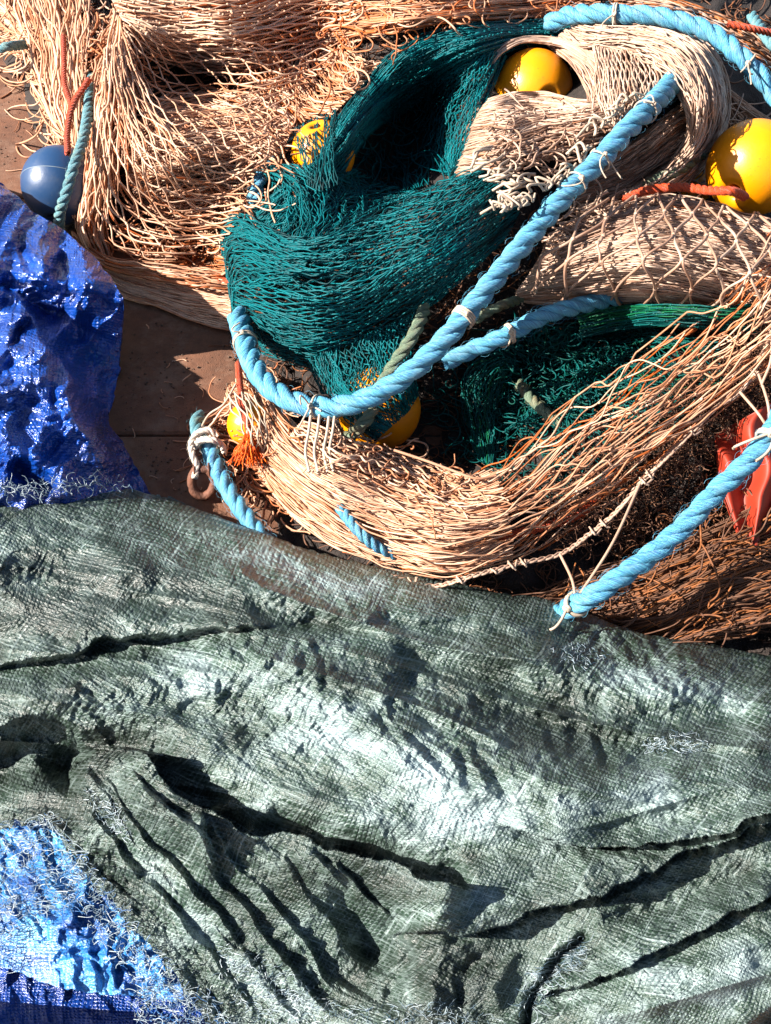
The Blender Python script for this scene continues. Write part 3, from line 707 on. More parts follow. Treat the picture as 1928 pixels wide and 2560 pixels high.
def green_tarp():
    us = np.r_[np.arange(-420, -10, 10), np.arange(-10, 1940, 2.6), np.arange(1940, 2360, 10)]
    n = len(us)
    w_ = np.r_[np.linspace(0, 0.02, 8)[:-1], np.linspace(0.02, 1, 520)] ** 1.0
    ve = np.interp(us, OUT[:, 0], OUT[:, 1]) + 2.5 * vn(us / 16, us * 0, 71)
    # lower left margin: the cloth is torn away diagonally
    vb = np.interp(us, [-420, 0, 60, 110, 200, 300, 400, 480, 560, 700], [1990, 2070, 2050, 2040, 2170, 2290, 2400, 2500, 2640, 2760])
    vb = vb + 16 * vn(us / 14, us * 0, 3) + 7 * vn(us / 4, us * 0, 4)
    vb = np.minimum(vb, 2760)
    U = np.repeat(us[None], len(w_), 0); V = ve[None] + (vb - ve)[None] * w_[:, None]
    H = TGH(U, V); G = P(U, V, H)
    # back of the roll, falling away behind
    sk = []
    for k in range(1, 7):
        y = .004 * k; sk.append(G[0] + np.array([0, y, 0]) + np.stack([0 * us, 0 * us, -np.minimum(G[0][:, 2] - .004, 1.35 * y + 9 * y * y + .0 * us)], -1))
    V_all = np.vstack([np.array(sk[::-1]).reshape(-1, 3), G.reshape(-1, 3)])
    uvU = np.vstack([np.repeat(us[None], 6, 0), U]); uvV = np.vstack([ve[None] - 12 * np.arange(6, 0, -1)[:, None], V])
    # cloth coordinates: weave runs diagonally to the picture, bent by the drape
    cu = uvU * 0.86 + uvV * 0.52 + 30 * fbm(uvU / 400, uvV / 400, 8, 2); cv = -uvU * 0.42 + uvV * 1.12 + 30 * fbm(uvU / 400, uvV / 400, 9, 2)
    # worn pale places; also lit rolls painted paler and shaded hollows darker
    def blob(x, y, a, b, ang=0):
        c, s = math.cos(R(ang)), math.sin(R(ang)); X = (uvU - x) * c + (uvV - y) * s; Y = -(uvU - x) * s + (uvV - y) * c
        return np.exp(-(X / a) ** 2 - (Y / b) ** 2)
    tone = .045 + .46 * blob(880,1850,380,110,24) + .40 * blob(1500,2010,430,75,-4) + .42 * blob(1700,2440,330,110,-15) + .36 * blob(760,1430,330,60,20) + .28 * blob(350,1740,260,50,-14)
    tone += .34 * blob(650,2470,300,80,25) + .32 * blob(1200,2240,240,40,-14) + .26 * blob(1700,1720,280,60,10) + .22 * blob(620,2000,160,60,25) + .25 * blob(1100,2080,200,60,10) + .22 * blob(420,2230,260,40,48) + .2 * blob(620,2200,200,26,48)
    tone -= .24 * blob(150,1960,160,90) + .20 * blob(1150,2430,160,80,0) + .2 * blob(1350,1830,200,40,25) + .18 * blob(160,1500,300,130,-10) + .16 * blob(1400,1520,300,26,12) + .12 * blob(450,1520,200,60,0)
    tone += 0.10 * fbm(uvU / 120, uvV / 80, 61, 3)
    rows = len(w_) + 6
    o = mesh_obj('cloth', V_all, grid_quads(rows, n), M['gtarp'], None, {'wear_light': tone}, uv=np.c_[cu.ravel(), cv.ravel()])
    e = empty('tarpaulin', P(1000, 2000, 0) * [1, 1, 0], 'large crumpled grey green woven tarpaulin with frayed tears', 'tarpaulin')
    adopt(e, [o])
    return e, us, vb
TB = TPS([(-400,500,.10),(-200,430,.12),(0,450,.135),(100,550,.13),(190,605,.13),(245,660,.135),(300,735,.150),(150,650,.165),(0,580,.16),(0,680,.155),(80,690,.16),(220,690,.16),
 (40,735,.12),(110,780,.10),(180,850,.07),(230,940,.04),(303,790,.10),(303,850,.055),(298,930,.015),(275,1040,.006),(255,1010,.02),(240,800,.10),
 (0,735,.135),(70,800,.14),(130,860,.14),(190,960,.12),(250,1065,.075),(310,1150,.035),(370,1235,.008),(300,1230,.05),(200,1150,.12),
 (0,850,.175),(60,900,.18),(100,1020,.165),(0,1100,.17),(100,1200,.13),(0,1280,.10),(300,1290,.03),(-300,900,.17),(-300,1250,.1)], lam=6e-4)
GT, tus, tvb = green_tarp()
def TGs(u, v): return TGH(u, v, False) + .004
# fraying tape threads
fp = Pool()
for reg, n, ln, tn, hh in [
    ([(0,2060),(120,2030),(230,2170),(180,2260),(60,2300),(-40,2500),(-60,2100)], 900, (30, 110), (.0, .9), .03),
    ([(150,2150),(240,2180),(330,2300),(440,2430),(520,2560),(420,2560),(330,2440),(230,2330)], 750, (24, 80), (.0, .9), .02),
    ([(330,2440),(520,2480),(600,2580),(340,2580)], 420, (24, 80), (.0, .9), .02)]:
    tangle(fp, reg, int(n * .7), (ln[0] * .5, ln[1] * .6), 0.9, 0.6, (0.004, hh), seed=n, tint=(.05, .95), hfun=lambda u, v: np.maximum(TG(u, v), .03), step=5, sides=3, lift=.006)
for reg, n, ln, hh in [
    ([(900,2520),(1100,2500),(1250,2540),(1250,2590),(700,2590),(560,2480),(700,2470)], 380, (16, 50), .004),
    ([(1600,1850),(1700,1825),(1780,1850),(1740,1885),(1620,1885)], 130, (12, 36), .003), ([(1380,1620),(1470,1600),(1530,1640),(1480,1670),(1400,1660)], 80, (12, 36), .003),
    ([(1318,2500),(1345,2440),(1400,2390),(1440,2350),(1462,2370),(1430,2410),(1370,2450),(1335,2530)], 100, (40, 100), .012),
    ([(200,1960),(280,2000),(330,2080),(300,2110),(230,2020)], 90, (14, 40), .003), ([(560,2350),(800,2470),(760,2520),(540,2430)], 160, (14, 40), .003),
    ([(0,1210),(120,1200),(260,1190),(330,1212),(200,1222),(100,1240),(0,1245)], 140, (20, 60), .012)]:
    tangle(fp, reg, n, (ln[0] * .8, ln[1] * .75), 0.85, 0.5, (0.002, hh), seed=n + 3, tint=(0.0, .7), hfun=TGs if n != 140 else (lambda u, v: np.maximum(TB(u, v), .07) + .014), step=4, sides=3, lift=.002)
o = fp.build('frayed_threads', M['fray']); o['kind'] = 'stuff'; adopt(GT, [o])

# ---- blue tarpaulin, upper left
def blue_tarp():
    vs = np.r_[np.arange(380, 1345, 2.4)]
    ur = np.interp(vs, [380,430,455,470,490,528,560,600,650,700,745,780,850,920,990,1040,1062,1100,1160,1235,1345],
                       [-190,-60,0,18,44,82,140,190,242,282,307,308,303,300,286,273,272,303,336,376,440])
    ur = ur + 2.5 * vn(vs / 14, vs * 0, 5) + 1.2 * vn(vs / 5, vs * 0, 6)
    m = 300; k = np.linspace(0, 1, m)
    U = -420 + (ur[:, None] + 420) * (1 - (1 - k[None]) ** 1.35); V = np.repeat(vs[:, None], m, 1)
    H = TB(U, V)
    Uw, Vw = wob(U, V, 500, 12, 70)
    H = lip(H, Uw, Vw, [(-100,690),(0,712),(70,760),(130,845),(190,950),(250,1062),(300,1140),(330,1180)], 14, .035, 1, 5, .15)
    H = lip(H, Uw, Vw, [(-40,690),(60,712),(130,722),(200,735),(260,748),(320,765)], 12, .018, -1, 4, .05)
    H = ridge(H, Uw, Vw, [(-60,1130),(30,1160),(90,1200),(130,1240)], 26, -.03)
    H = ridge(H, Uw, Vw, [(-30,1090),(60,1120),(140,1180),(200,1240)], 24, .012)
    H = ridge(H, Uw, Vw, [(120,700),(150,660),(170,620)], 16, -.022, .3)
    H = ridge(H, Uw, Vw, [(60,620),(110,640),(120,700)], 22, .012, .3)
    H = ridge(H, Uw, Vw, [(60,590),(75,650),(70,700)], 14, -.015, .3)
    H = ridge(H, Uw, Vw, [(40,880),(55,840),(90,800)], 14, -.015, .3)
    H = ridge(H, Uw, Vw, [(150,900),(130,960),(150,1040)], 12, -.009, .3)
    r1 = facets(Uw / 84, Vw / 78, 31); r2 = facets((Uw + .3 * Vw) / 26, Vw / 28, 32); r3 = facets(U / 11, V / 11, 33)
    flat = np.clip((U - 150) / 60, 0, 1) * np.clip((V - 740) / 40, 0, 1) * np.clip(((V - 850) * .42 + 190 - U) / -50, 0, 1)
    k_ = 1 - .6 * flat
    H = H + k_ * (.0150 * r1 + .0042 * r2 + .0010 * r3 + .006 * fbm(U / 70, V / 70, 34, 2))
    H = np.maximum(H, .004)
    cu = U * .98 + V * .2 + 12 * fbm(U / 120, V / 120, 81, 2); cv = -U * .2 + V * 1.3 + 12 * fbm(U / 120, V / 120, 82, 2)
    G = P(U, V, H)
    # turned-under hem at the right edge: a short return behind the visible edge
    sk = [G[:, -1] + np.stack([-.002 * j + 0 * vs, .004 * j + 0 * vs, -np.minimum(.008 * j, G[:, -1][:, 2] - .002)], -1) for j in range(1, 5)]
    G = np.concatenate([G, np.stack(sk, 1)], 1); cu = np.concatenate([cu, cu[:, -1:] + 6 * np.arange(1, 5)[None]], 1); cv = np.concatenate([cv, np.repeat(cv[:, -1:], 4, 1)], 1)
    tone = 0.15 + 0.15 * fbm(cu / 90, cv / 90, 91, 3)
    o = mesh_obj('tarpaulin', G.reshape(-1, 3), grid_quads(len(vs), m + 4), M['btarp'], None, {'wear_light': tone}, uv=np.c_[cu.ravel(), cv.ravel()])
    tag(o, 'shiny deep blue crumpled tarpaulin on the quay at the left beside the dark blue float', 'tarpaulin')
blue_tarp()
# ---- light blue tarpaulin showing through the tear, and dark blue fold below it
def lower_blue():
    us = np.arange(-420, 700, 3.2); vs = np.arange(1990, 2590, 3.0); U, V = np.meshgrid(us, vs)
    L = TPS([(0,2150,.03),(150,2200,.06),(250,2350,.07),(330,2440,.055),(450,2480,.05),(60,2420,.05),(0,2440,.035),(200,2470,.05),(-300,2300,.03),(600,2560,.03),(400,2560,.03),(100,2550,.03),(300,2100,.05),(700,2100,.05)])
    vb = np.interp(us, [-420,-100,0,60,120,200,260,330,400,480,700], [2380,2405,2418,2436,2460,2480,2484,2490,2498,2510,2570]) + 4 * vn(us / 12, us * 0, 9)
    k = np.linspace(0, 1, 200)[:, None]; V = 1990 + (vb[None] - 1990) * k; U = np.repeat(us[None], 200, 0)
    Uw, Vw = wob(U, V, 700, 12, 60)
    H = L(U, V) + .010 * facets(Uw / 60, Vw / 90, 41) + .005 * facets(Uw / 24, Vw / 30, 42) + .0012 * facets(U / 9, V / 9, 43)
    H = ridge(H, Uw, Vw, [(180,2240),(170,2300),(150,2350)], 20, .016, .3)
    H = ridge(H, Uw, Vw, [(110,2400),(220,2385),(330,2370)], 12, -.012, .3)
    H = np.minimum(H, TG(U, V) - .005); H = np.maximum(H, .02)
    o = mesh_obj('tarpaulin', P(U, V, H).reshape(-1, 3), grid_quads(200, len(us)), M['ltarp'], None, {'wear_light': .2 + .3 * fbm(U / 80, V / 80, 3, 3)}, uv=np.c_[U.ravel(), V.ravel() * 1.2])
    tag(o, 'light sky blue tarpaulin seen through the frayed tear at the bottom left', 'tarpaulin')
    vs = np.linspace(2400, 2760, 140); U, V = np.meshgrid(us, vs)
    Uw, Vw = wob(U, V, 800, 10, 60)
    H = .004 + .0 * U + np.maximum(0, .006 * facets(Uw / 70, Vw / 70, 51) + .002 * fbm(U / 30, V / 30, 52, 3)) + .015 * np.exp(-((V - 2560) / 60) ** 2) + .20 * np.exp(-((U + 200) / 120) ** 2) / (1 + np.exp(-(V - 2515) / 12))  # last term: high fold left of view, added to shade this corner
    o = mesh_obj('tarpaulin', P(U, V, H).reshape(-1, 3), grid_quads(140, len(us)), M['btarp'], None, {'wear_light': .0 * U}, uv=np.c_[U.ravel(), V.ravel() * 1.2])
    tag(o, 'dark navy blue tarpaulin lying in shade at the bottom left corner', 'tarpaulin')
lower_blue()

# ================================================================== NETS
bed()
# ---- tan net, upper left
def net_left():
    e = empty('fishing_net', P(350, 350, 0) * [1, 1, 0], 'coarse tan fishing net in loose diamonds at the upper left beside the blue float', 'fishing net')
    # vertical hanging bundle, left part
    p = Pool()
    g = [[(20,-120,.0),(28,20,.01),(62,110,.01),(82,200,.01),(118,290,.0),(158,350,-.01)],
         [(70,-120,.03),(90,20,.03),(110,120,.03),(120,220,.03),(140,300,.02),(170,352,.01)],
         [(140,-120,.03),(160,20,.04),(165,120,.04),(168,220,.03),(172,300,.03),(182,360,.02)],
         [(230,-120,.03),(228,20,.04),(212,120,.04),(205,210,.03),(200,300,.03),(195,365,.02)]]
    sheet(p, g, 30, 9, 2.7, .8, 3, lat=.7, vert=.006, warp=.08, seed=101, pleat=(.010, 4), tint=(.05,.45))
    sheet(p, g, 15, 5, 3.0, 1.0, 1, lat=.9, vert=.012, warp=.1, seed=111, dh=.012, tint=(.0,.3))
    tangle(p, [(20,10),(80,20),(110,200),(190,330),(200,420),(120,400),(95,260),(30,120)], 90, (60,160), 2.4, .3, (.0,.03), 7, ang=-1.4, spread=.7)
    # folds on the far left edge
    sheet(p, [[(-120,-60,.0),(0,-10,.01),(60,60,.02)],[(-120,60,.0),(0,60,.0),(70,110,.01)],[(-120,150,-.02),(0,130,-.02),(60,150,.0)]], 22, 8, 2.5, .8, 2, lat=.6, seed=102)
    p.build('hanging_bundle', M['tan'], e)
    # vertical bundle right of the old rope
    p = Pool()
    g = [[(285,20,.03),(262,120,.02),(238,220,.02),(222,330,.02),(203,450,.02),(190,560,.01),(215,640,.0)],
         [(296,40,.04),(285,140,.04),(262,240,.04),(245,340,.04),(225,460,.04),(212,570,.03),(240,640,.0)],
         [(305,50,.04),(310,150,.04),(300,250,.03),(275,350,.03),(250,470,.03),(236,570,.02),(262,650,.0)],
         [(312,60,.03),(335,160,.02),(340,260,.01),(315,360,.01),(280,480,.01),(262,570,.01),(285,660,.0)]]
    sheet(p, g, 26, 12, 2.7, .8, 4, lat=.6, vert=.006, warp=.07, seed=103, knots=1, pleat=(.010, 3), tint=(.1,.6))
    sheet(p, g, 12, 7, 2.9, 1.1, 1, lat=.9, vert=.010, warp=.1, seed=104, dh=.012, tint=(.0,.4))
    tangle(p, [(240,0),(330,0),(360,200),(230,240)], 110, (80,220), 2.5, .2, (.0,.04), 17, ang=-1.5, spread=.5, tint=(.1,.7))
    tangle(p, [(110,260),(230,320),(240,520),(180,540),(150,380)], 50, (60,160), 2.4, .2, (.0,.03), 18, ang=-1.6, spread=.5)
    p.build('gathered_bundle', M['tan'], e)
    # upper fan towards the right
    p = Pool()
    g = [[(255,-60,.02),(380,-50,.04),(520,-40,.04),(700,-60,.03),(900,-80,.02)],
         [(285,10,.04),(390,20,.05),(520,20,.06),(700,0,.05),(900,-30,.03)],
         [(300,40,.04),(400,70,.05),(540,90,.06),(700,70,.05),(900,40,.02)],
         [(306,56,.03),(400,110,.03),(540,150,.03),(690,150,.02),(820,120,.01)],
         [(310,70,.02),(395,150,.01),(500,185,.0),(620,190,-.02),(700,180,-.02)]]
    sheet(p, g, 30, 13, 2.9, 1.0, 1, lat=.16, vert=.004, warp=.05, seed=105, knots=1, tint=(.0,.3), wob=.5, dh=.01)
    sheet(p, g, 44, 15, 2.6, .9, 2, lat=.4, vert=.006, warp=.07, seed=115, dh=-.01, pleat=(.008, 5), tint=(.1,.6))
    p.build('fanned_mesh', M['tan'], e)
    # open diamonds draped from the gather over the lower mound
    p = Pool()
    g = [[(300,30,.06),(420,60,.08),(560,90,.09),(700,110,.08),(860,60,.05)],
         [(304,50,.05),(420,110,.06),(560,150,.05),(690,190,.05),(800,180,.04)],
         [(308,70,.05),(400,170,.045),(500,230,.05),(610,240,.05),(740,230,.045)],
         [(306,85,.04),(370,220,.045),(460,300,.05),(560,330,.05),(680,330,.045)],
         [(300,100,.04),(340,270,.045),(420,390,.05),(520,440,.045),(640,430,.04)],
         [(290,110,.04),(310,300,.045),(370,450,.045),(460,520,.04),(600,530,.04)],
         [(275,115,.04),(280,330,.045),(310,500,.04),(400,580,.04),(560,600,.04)],
         [(262,120,.04),(255,350,.04),(255,530,.03),(310,620,.03),(440,650,.03)]]
    g = [[(x, y, h + .014) for x, y, h in q] for q in g]
    sheet(p, g, 27, 12, 2.9, 1.0, 1, knots=1, lat=.14, vert=.004, warp=.05, seed=106, tint=(.0,.35), wob=.6)
    sheet(p, g[3:], 24, 12, 2.7, 1.0, 1, lat=.35, vert=.006, warp=.10, seed=126, knots=1, dh=-.012, tint=(.0,.6), wob=.6)
    p.build('open_mesh', M['tan'], e)
    # rounded mound of packed mesh
    p = Pool()
    g = [[(330,300,.0),(430,235,.02),(540,225,.03),(650,250,.02),(740,300,.0)],
         [(318,350,.01),(410,300,.03),(530,285,.04),(640,310,.03),(720,350,.01)],
         [(315,400,.01),(400,370,.03),(520,350,.04),(630,370,.03),(690,400,.01)],
         [(320,450,.01),(410,440,.03),(520,420,.04),(610,425,.03),(660,440,.01)],
         [(345,500,.0),(430,510,.02),(520,500,.03),(590,490,.02),(640,480,.01)],
         [(390,540,-.01),(450,560,.0),(520,565,.01),(570,550,.01),(610,530,.0)]]
    sheet(p, g, 64, 16, 2.5, .9, 3, lat=.9, vert=.008, warp=.06, seed=107, pleat=(.012, 4), tint=(.0,.5))
    tangle(p, [(330,300),(420,230),(650,240),(720,330),(640,480),(560,560),(420,540),(320,440)], 90, (120,300), 2.2, .3, (.02,.045), 27, ang=.1, spread=.6, tint=(.0,.6))
    p.build('packed_mesh', M['tan'], e)
    # flat lower margin on the quay
    p = Pool()
    g = [[(180,580,.01),(260,640,.015),(380,660,.02),(480,668,.02),(620,690,.02)],
         [(185,610,.01),(265,668,.01),(380,700,.012),(480,720,.015),(620,735,.02)],
         [(205,640,.008),(290,705,.008),(380,735,.010),(480,765,.012),(620,790,.02)],
         [(225,660,.006),(300,740,.006),(390,765,.008),(480,800,.010),(620,835,.012)]]
    sheet(p, g, 40, 14, 2.3, .8, 2, dz=-.003, lat=.4, vert=.002, warp=.05, seed=108, tint=(.0,.3), absolute=True)
    sheet(p, [[(x, y, h + .02) for x, y, h in q] for q in g[:2]], 14, 8, 2.4, 1, 1, lat=.8, vert=.008, warp=.1, seed=109, tint=(.2,.5), absolute=True)
    tangle(p, [(230,560),(600,600),(600,680),(400,680),(280,650)], 110, (60,180), 2.2, .2, (.0,.03), 28, ang=-.1, spread=.5, tint=(.2,.8))
    p.build('margin', M['tan'], e)
    # upper middle: browner loops
    p = Pool()
    g = [[(640,-60,.0),(760,-40,.02),(900,-60,.03),(1100,-80,.03),(1500,-60,.03)],
         [(650,20,.0),(760,20,.02),(900,10,.03),(1100,0,.03),(1500,-20,.03)],
         [(690,80,.0),(780,60,.02),(920,50,.03),(1100,35,.03),(1500,15,.02)],
         [(720,140,.0),(800,100,.02),(940,85,.03),(1100,62,.02),(1480,40,.01)]]
    sheet(p, g, 44, 16, 2.5, .9, 3, lat=.8, vert=.007, warp=.09, seed=110, pleat=(.01, 4), tint=(.2,.6))
    g = [[(700,150,.01),(700,230,.02),(760,290,.02),(820,300,.01)],[(740,110,.02),(750,190,.03),(800,250,.02),(860,260,.01)],
         [(800,90,.02),(810,150,.03),(850,200,.03),(910,210,.01)],[(900,90,.02),(880,120,.03),(910,150,.02),(960,150,.01)]]
    sheet(p, g, 34, 10, 2.6, .9, 3, lat=.8, vert=.008, warp=.12, seed=112, tint=(.1,.6))
    g = [[(600,60,.0),(590,170,.0),(640,260,.0),(700,330,.0)],[(680,60,.02),(660,150,.02),(710,230,.02),(770,300,.0)],[(740,80,.02),(720,150,.02),(770,210,.02),(830,250,.0)]]
    sheet(p, g, 30, 9, 2.5, .9, 2, lat=.9, vert=.008, warp=.12, seed=113, tint=(.2,.6))
    tangle(p, [(620,-20),(1500,-40),(1480,50),(1200,50),(980,100),(860,170),(740,220),(660,240),(600,80)], 130, (120,320), 2.3, .4, (.01,.05), 31, spread=3.1, tint=(.15,.8))
    p.build('upper_mesh', M['tan'], e)
    adopt(e, e.children)
    return e
net_left()

# ---- teal net
def net_teal():
    e = empty('fishing_net', P(850, 600, 0) * [1, 1, 0], 'fine teal green fishing net heaped in the middle of the pile with a dark hollow', 'fishing net')
    T = (0.0, .5)
    # outer hood, from the upper right round the left edge
    p = Pool()
    g = [[(1480,48,.02),(1380,48,.03),(1250,55,.035),(1110,72,.03),(1000,122,.03),(925,200,.02),(868,268,.02),(822,335,.02),(785,405,.02),(700,470,.02),(600,545,.01)],
         [(1480,70,.03),(1380,78,.04),(1250,80,.05),(1130,110,.05),(1030,165,.05),(950,235,.05),(890,300,.05),(835,375,.045),(760,450,.03),(690,500,.03),(620,560,.02)],
         [(1470,95,.03),(1380,95,.04),(1260,105,.05),(1150,145,.05),(1060,200,.045),(980,260,.045),(915,320,.05),(865,385,.05),(800,450,.03),(720,520,.03),(650,580,.02)],
         [(1460,110,.02),(1380,112,.03),(1280,125,.04),(1180,170,.03),(1100,220,.02),(1010,280,.0),(930,330,.03),(880,400,.04),(850,450,.03),(760,540,.02),(690,600,.02)]]
    sheet(p, g, 58, 42, 1.7, .8, 3, dz=-.006, lat=.5, vert=.004, warp=.06, seed=201, pleat=(.010, 4), tint=T, knots=2, seg=6, sides=4)
    p.build('hood', M['teal'], e)
    # lit band right of the hollow
    p = Pool()
    g = [[(1180,120,.03),(1110,190,.02),(1060,260,.0),(1040,330,-.01),(1060,420,-.02)],
         [(1220,125,.05),(1170,200,.05),(1120,280,.05),(1100,350,.03),(1100,430,.0)],
         [(1250,130,.05),(1215,210,.04),(1180,290,.04),(1150,360,.04),(1120,440,.02)],
         [(1270,140,.03),(1240,215,.02),(1215,290,.01),(1185,370,.02),(1130,450,.02)]]
    sheet(p, g, 36, 20, 1.6, .8, 2, dz=-.006, lat=.5, vert=.004, warp=.05, seed=202, pleat=(.007, 3), tint=T, knots=1, seg=6)
    p.build('inner_band', M['teal'], e)
    # hollow lining
    p = Pool()
    g = [[(890,260,.02),(880,330,.0),(890,400,.0),(930,460,.02),(960,480,.04)],[(950,240,.0),(940,330,-.01),(950,400,.0),(980,450,.02),(1000,480,.04)],
         [(1030,230,.0),(1020,320,.0),(1020,390,.0),(1030,440,.02),(1040,470,.04)],[(1110,220,.0),(1100,310,.0),(1090,380,.0),(1080,430,.02),(1080,460,.04)]]
    sheet(p, g, 16, 9, 1.5, 1.0, 2, dz=-.02, lat=.5, vert=.006, warp=.1, seed=203, tint=T, knots=1, seg=6)
    tangle(p, [(900,230),(1050,200),(1120,300),(1060,430),(930,420),(880,340)], 60, (50,150), 1.4, .2, (.01,.05), 41, ang=-1.4, spread=.8, tint=T)
    p.build('lining', M['teal'], e)
    # rear folds between yellow float and body
    p = Pool()
    g = [[(850,390,.03),(800,400,.03),(720,430,.02),(660,490,.02),(600,540,.01)],[(900,430,.04),(820,460,.04),(760,500,.03),(700,560,.03),(640,600,.02)],
         [(1000,470,.05),(900,500,.05),(840,530,.04),(800,580,.03),(740,620,.02)],[(1060,480,.05),(960,530,.05),(900,560,.05),(860,590,.04),(820,640,.02)]]
    sheet(p, g, 34, 16, 1.7, .95, 2, dz=-.008, lat=.6, vert=.006, warp=.12, seed=204, pleat=(.012, 4), tint=T, knots=1, seg=6)
    g = [[(640,420,.03),(690,470,.03),(700,540,.03),(690,600,.02)],[(720,410,.04),(760,460,.05),(770,540,.05),(750,610,.04)],[(800,420,.05),(850,480,.05),(850,540,.05),(820,600,.04)],[(880,430,.04),(930,480,.05),(930,530,.05),(900,570,.04)]]
    sheet(p, g, 44, 14, 1.55, .95, 2, dz=-.008, lat=.6, vert=.006, warp=.12, seed=205, pleat=(.010, 4), tint=T, knots=1, seg=6)
    p.build('rear_folds', M['teal'], e)
    # main body
    p = Pool()
    g = [[(548,565,.02),(590,545,.05),(640,570,.05),(700,605,.05),(780,600,.07),(900,550,.09),(1010,500,.09),(1110,450,.08),(1200,415,.05)],
         [(552,590,.02),(600,580,.06),(660,600,.07),(740,625,.08),(840,610,.10),(960,565,.11),(1070,520,.11),(1160,470,.09),(1240,430,.05)],
         [(556,630,.02),(610,630,.06),(680,650,.08),(780,670,.09),(880,650,.11),(990,605,.12),(1100,560,.11),(1190,505,.09),(1280,440,.04)],
         [(566,680,.02),(620,690,.06),(700,710,.08),(800,725,.09),(900,705,.11),(1010,660,.12),(1110,610,.10),(1200,550,.08),(1300,470,.03)],
         [(574,730,.02),(630,745,.06),(710,765,.08),(800,775,.09),(900,760,.10),(1000,715,.11),(1100,665,.09),(1190,600,.07),(1300,520,.02)],
         [(584,780,.02),(640,800,.05),(720,820,.07),(810,825,.08),(900,810,.08),(990,770,.08),(1080,720,.07),(1170,650,.05),(1280,570,.01)],
         [(596,825,.01),(650,850,.03),(720,880,.04),(800,885,.05),(890,870,.05),(970,825,.05),(1050,775,.05),(1130,715,.03),(1240,630,.0)]]
    sheet(p, g, 60, 25, 1.75, .98, 1, lat=.20, vert=.005, warp=.05, seed=206, pleat=(.017, 5), tint=(0, .3), knots=1, seg=6)
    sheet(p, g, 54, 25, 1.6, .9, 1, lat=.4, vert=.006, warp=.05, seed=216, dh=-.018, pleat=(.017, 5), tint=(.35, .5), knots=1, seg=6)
    sheet(p, g, 54, 25, 1.6, .9, 1, lat=.4, vert=.006, warp=.05, seed=217, dh=-.034, tint=(.6, .5), seg=7)  # deeper layers tinted darker, painting shade into the gaps
    sheet(p, g[:4], 16, 22, 1.8, .9, 1, lat=.5, vert=.008, warp=.08, seed=207, dh=.008, tint=T, knots=1, seg=6)
    # left lobe : fan of meshes curving over the edge
    g = [[(800,600,.06),(720,590,.065),(650,562,.06),(600,540,.05),(560,560,.03),(552,620,.02)],
         [(780,640,.08),(700,630,.085),(630,600,.08),(585,590,.06),(562,620,.04),(566,690,.02)],
         [(760,670,.09),(690,670,.09),(630,655,.085),(590,650,.06),(572,690,.04),(576,750,.02)],
         [(740,700,.09),(680,710,.09),(630,710,.08),(598,715,.06),(586,760,.03),(590,810,.01)]]
    sheet(p, g, 26, 12, 1.8, .9, 2, dz=-.006, lat=.4, vert=.005, warp=.06, seed=208, pleat=(.009, 4), tint=T, knots=1, seg=6)
    p.build('body', M['teal'], e)
    # dark skirt hanging by the yellow float under the blue rope
    p = Pool()
    g = [[(760,860,.04),(775,930,.05),(800,1000,.04),(880,1070,.05),(930,1110,.06)],[(840,860,.06),(850,920,.08),(870,980,.10),(930,1030,.13),(975,1070,.11)],
         [(950,820,.08),(950,880,.10),(960,940,.13),(1000,990,.14),(1020,1030,.10)],[(1060,770,.07),(1040,840,.10),(1030,900,.13),(1035,950,.13),(1045,990,.09)]]
    sheet(p, g, 72, 20, 1.5, .95, 2, dz=-.008, lat=.45, vert=.004, warp=.10, seed=209, tint=T, knots=1, seg=6)
    g = [[(600,830,.03),(660,880,.04),(720,900,.04),(780,930,.02)],[(620,800,.05),(690,850,.06),(760,870,.06),(830,900,.04)],[(660,780,.06),(740,820,.07),(820,850,.07),(900,880,.05)]]
    sheet(p, g, 26, 10, 1.5, 1, 2, dz=-.008, lat=.7, vert=.008, warp=.12, seed=210, tint=T, knots=1, seg=6)
    p.build('skirt', M['teal'], e)
    adopt(e, e.children)
net_teal()

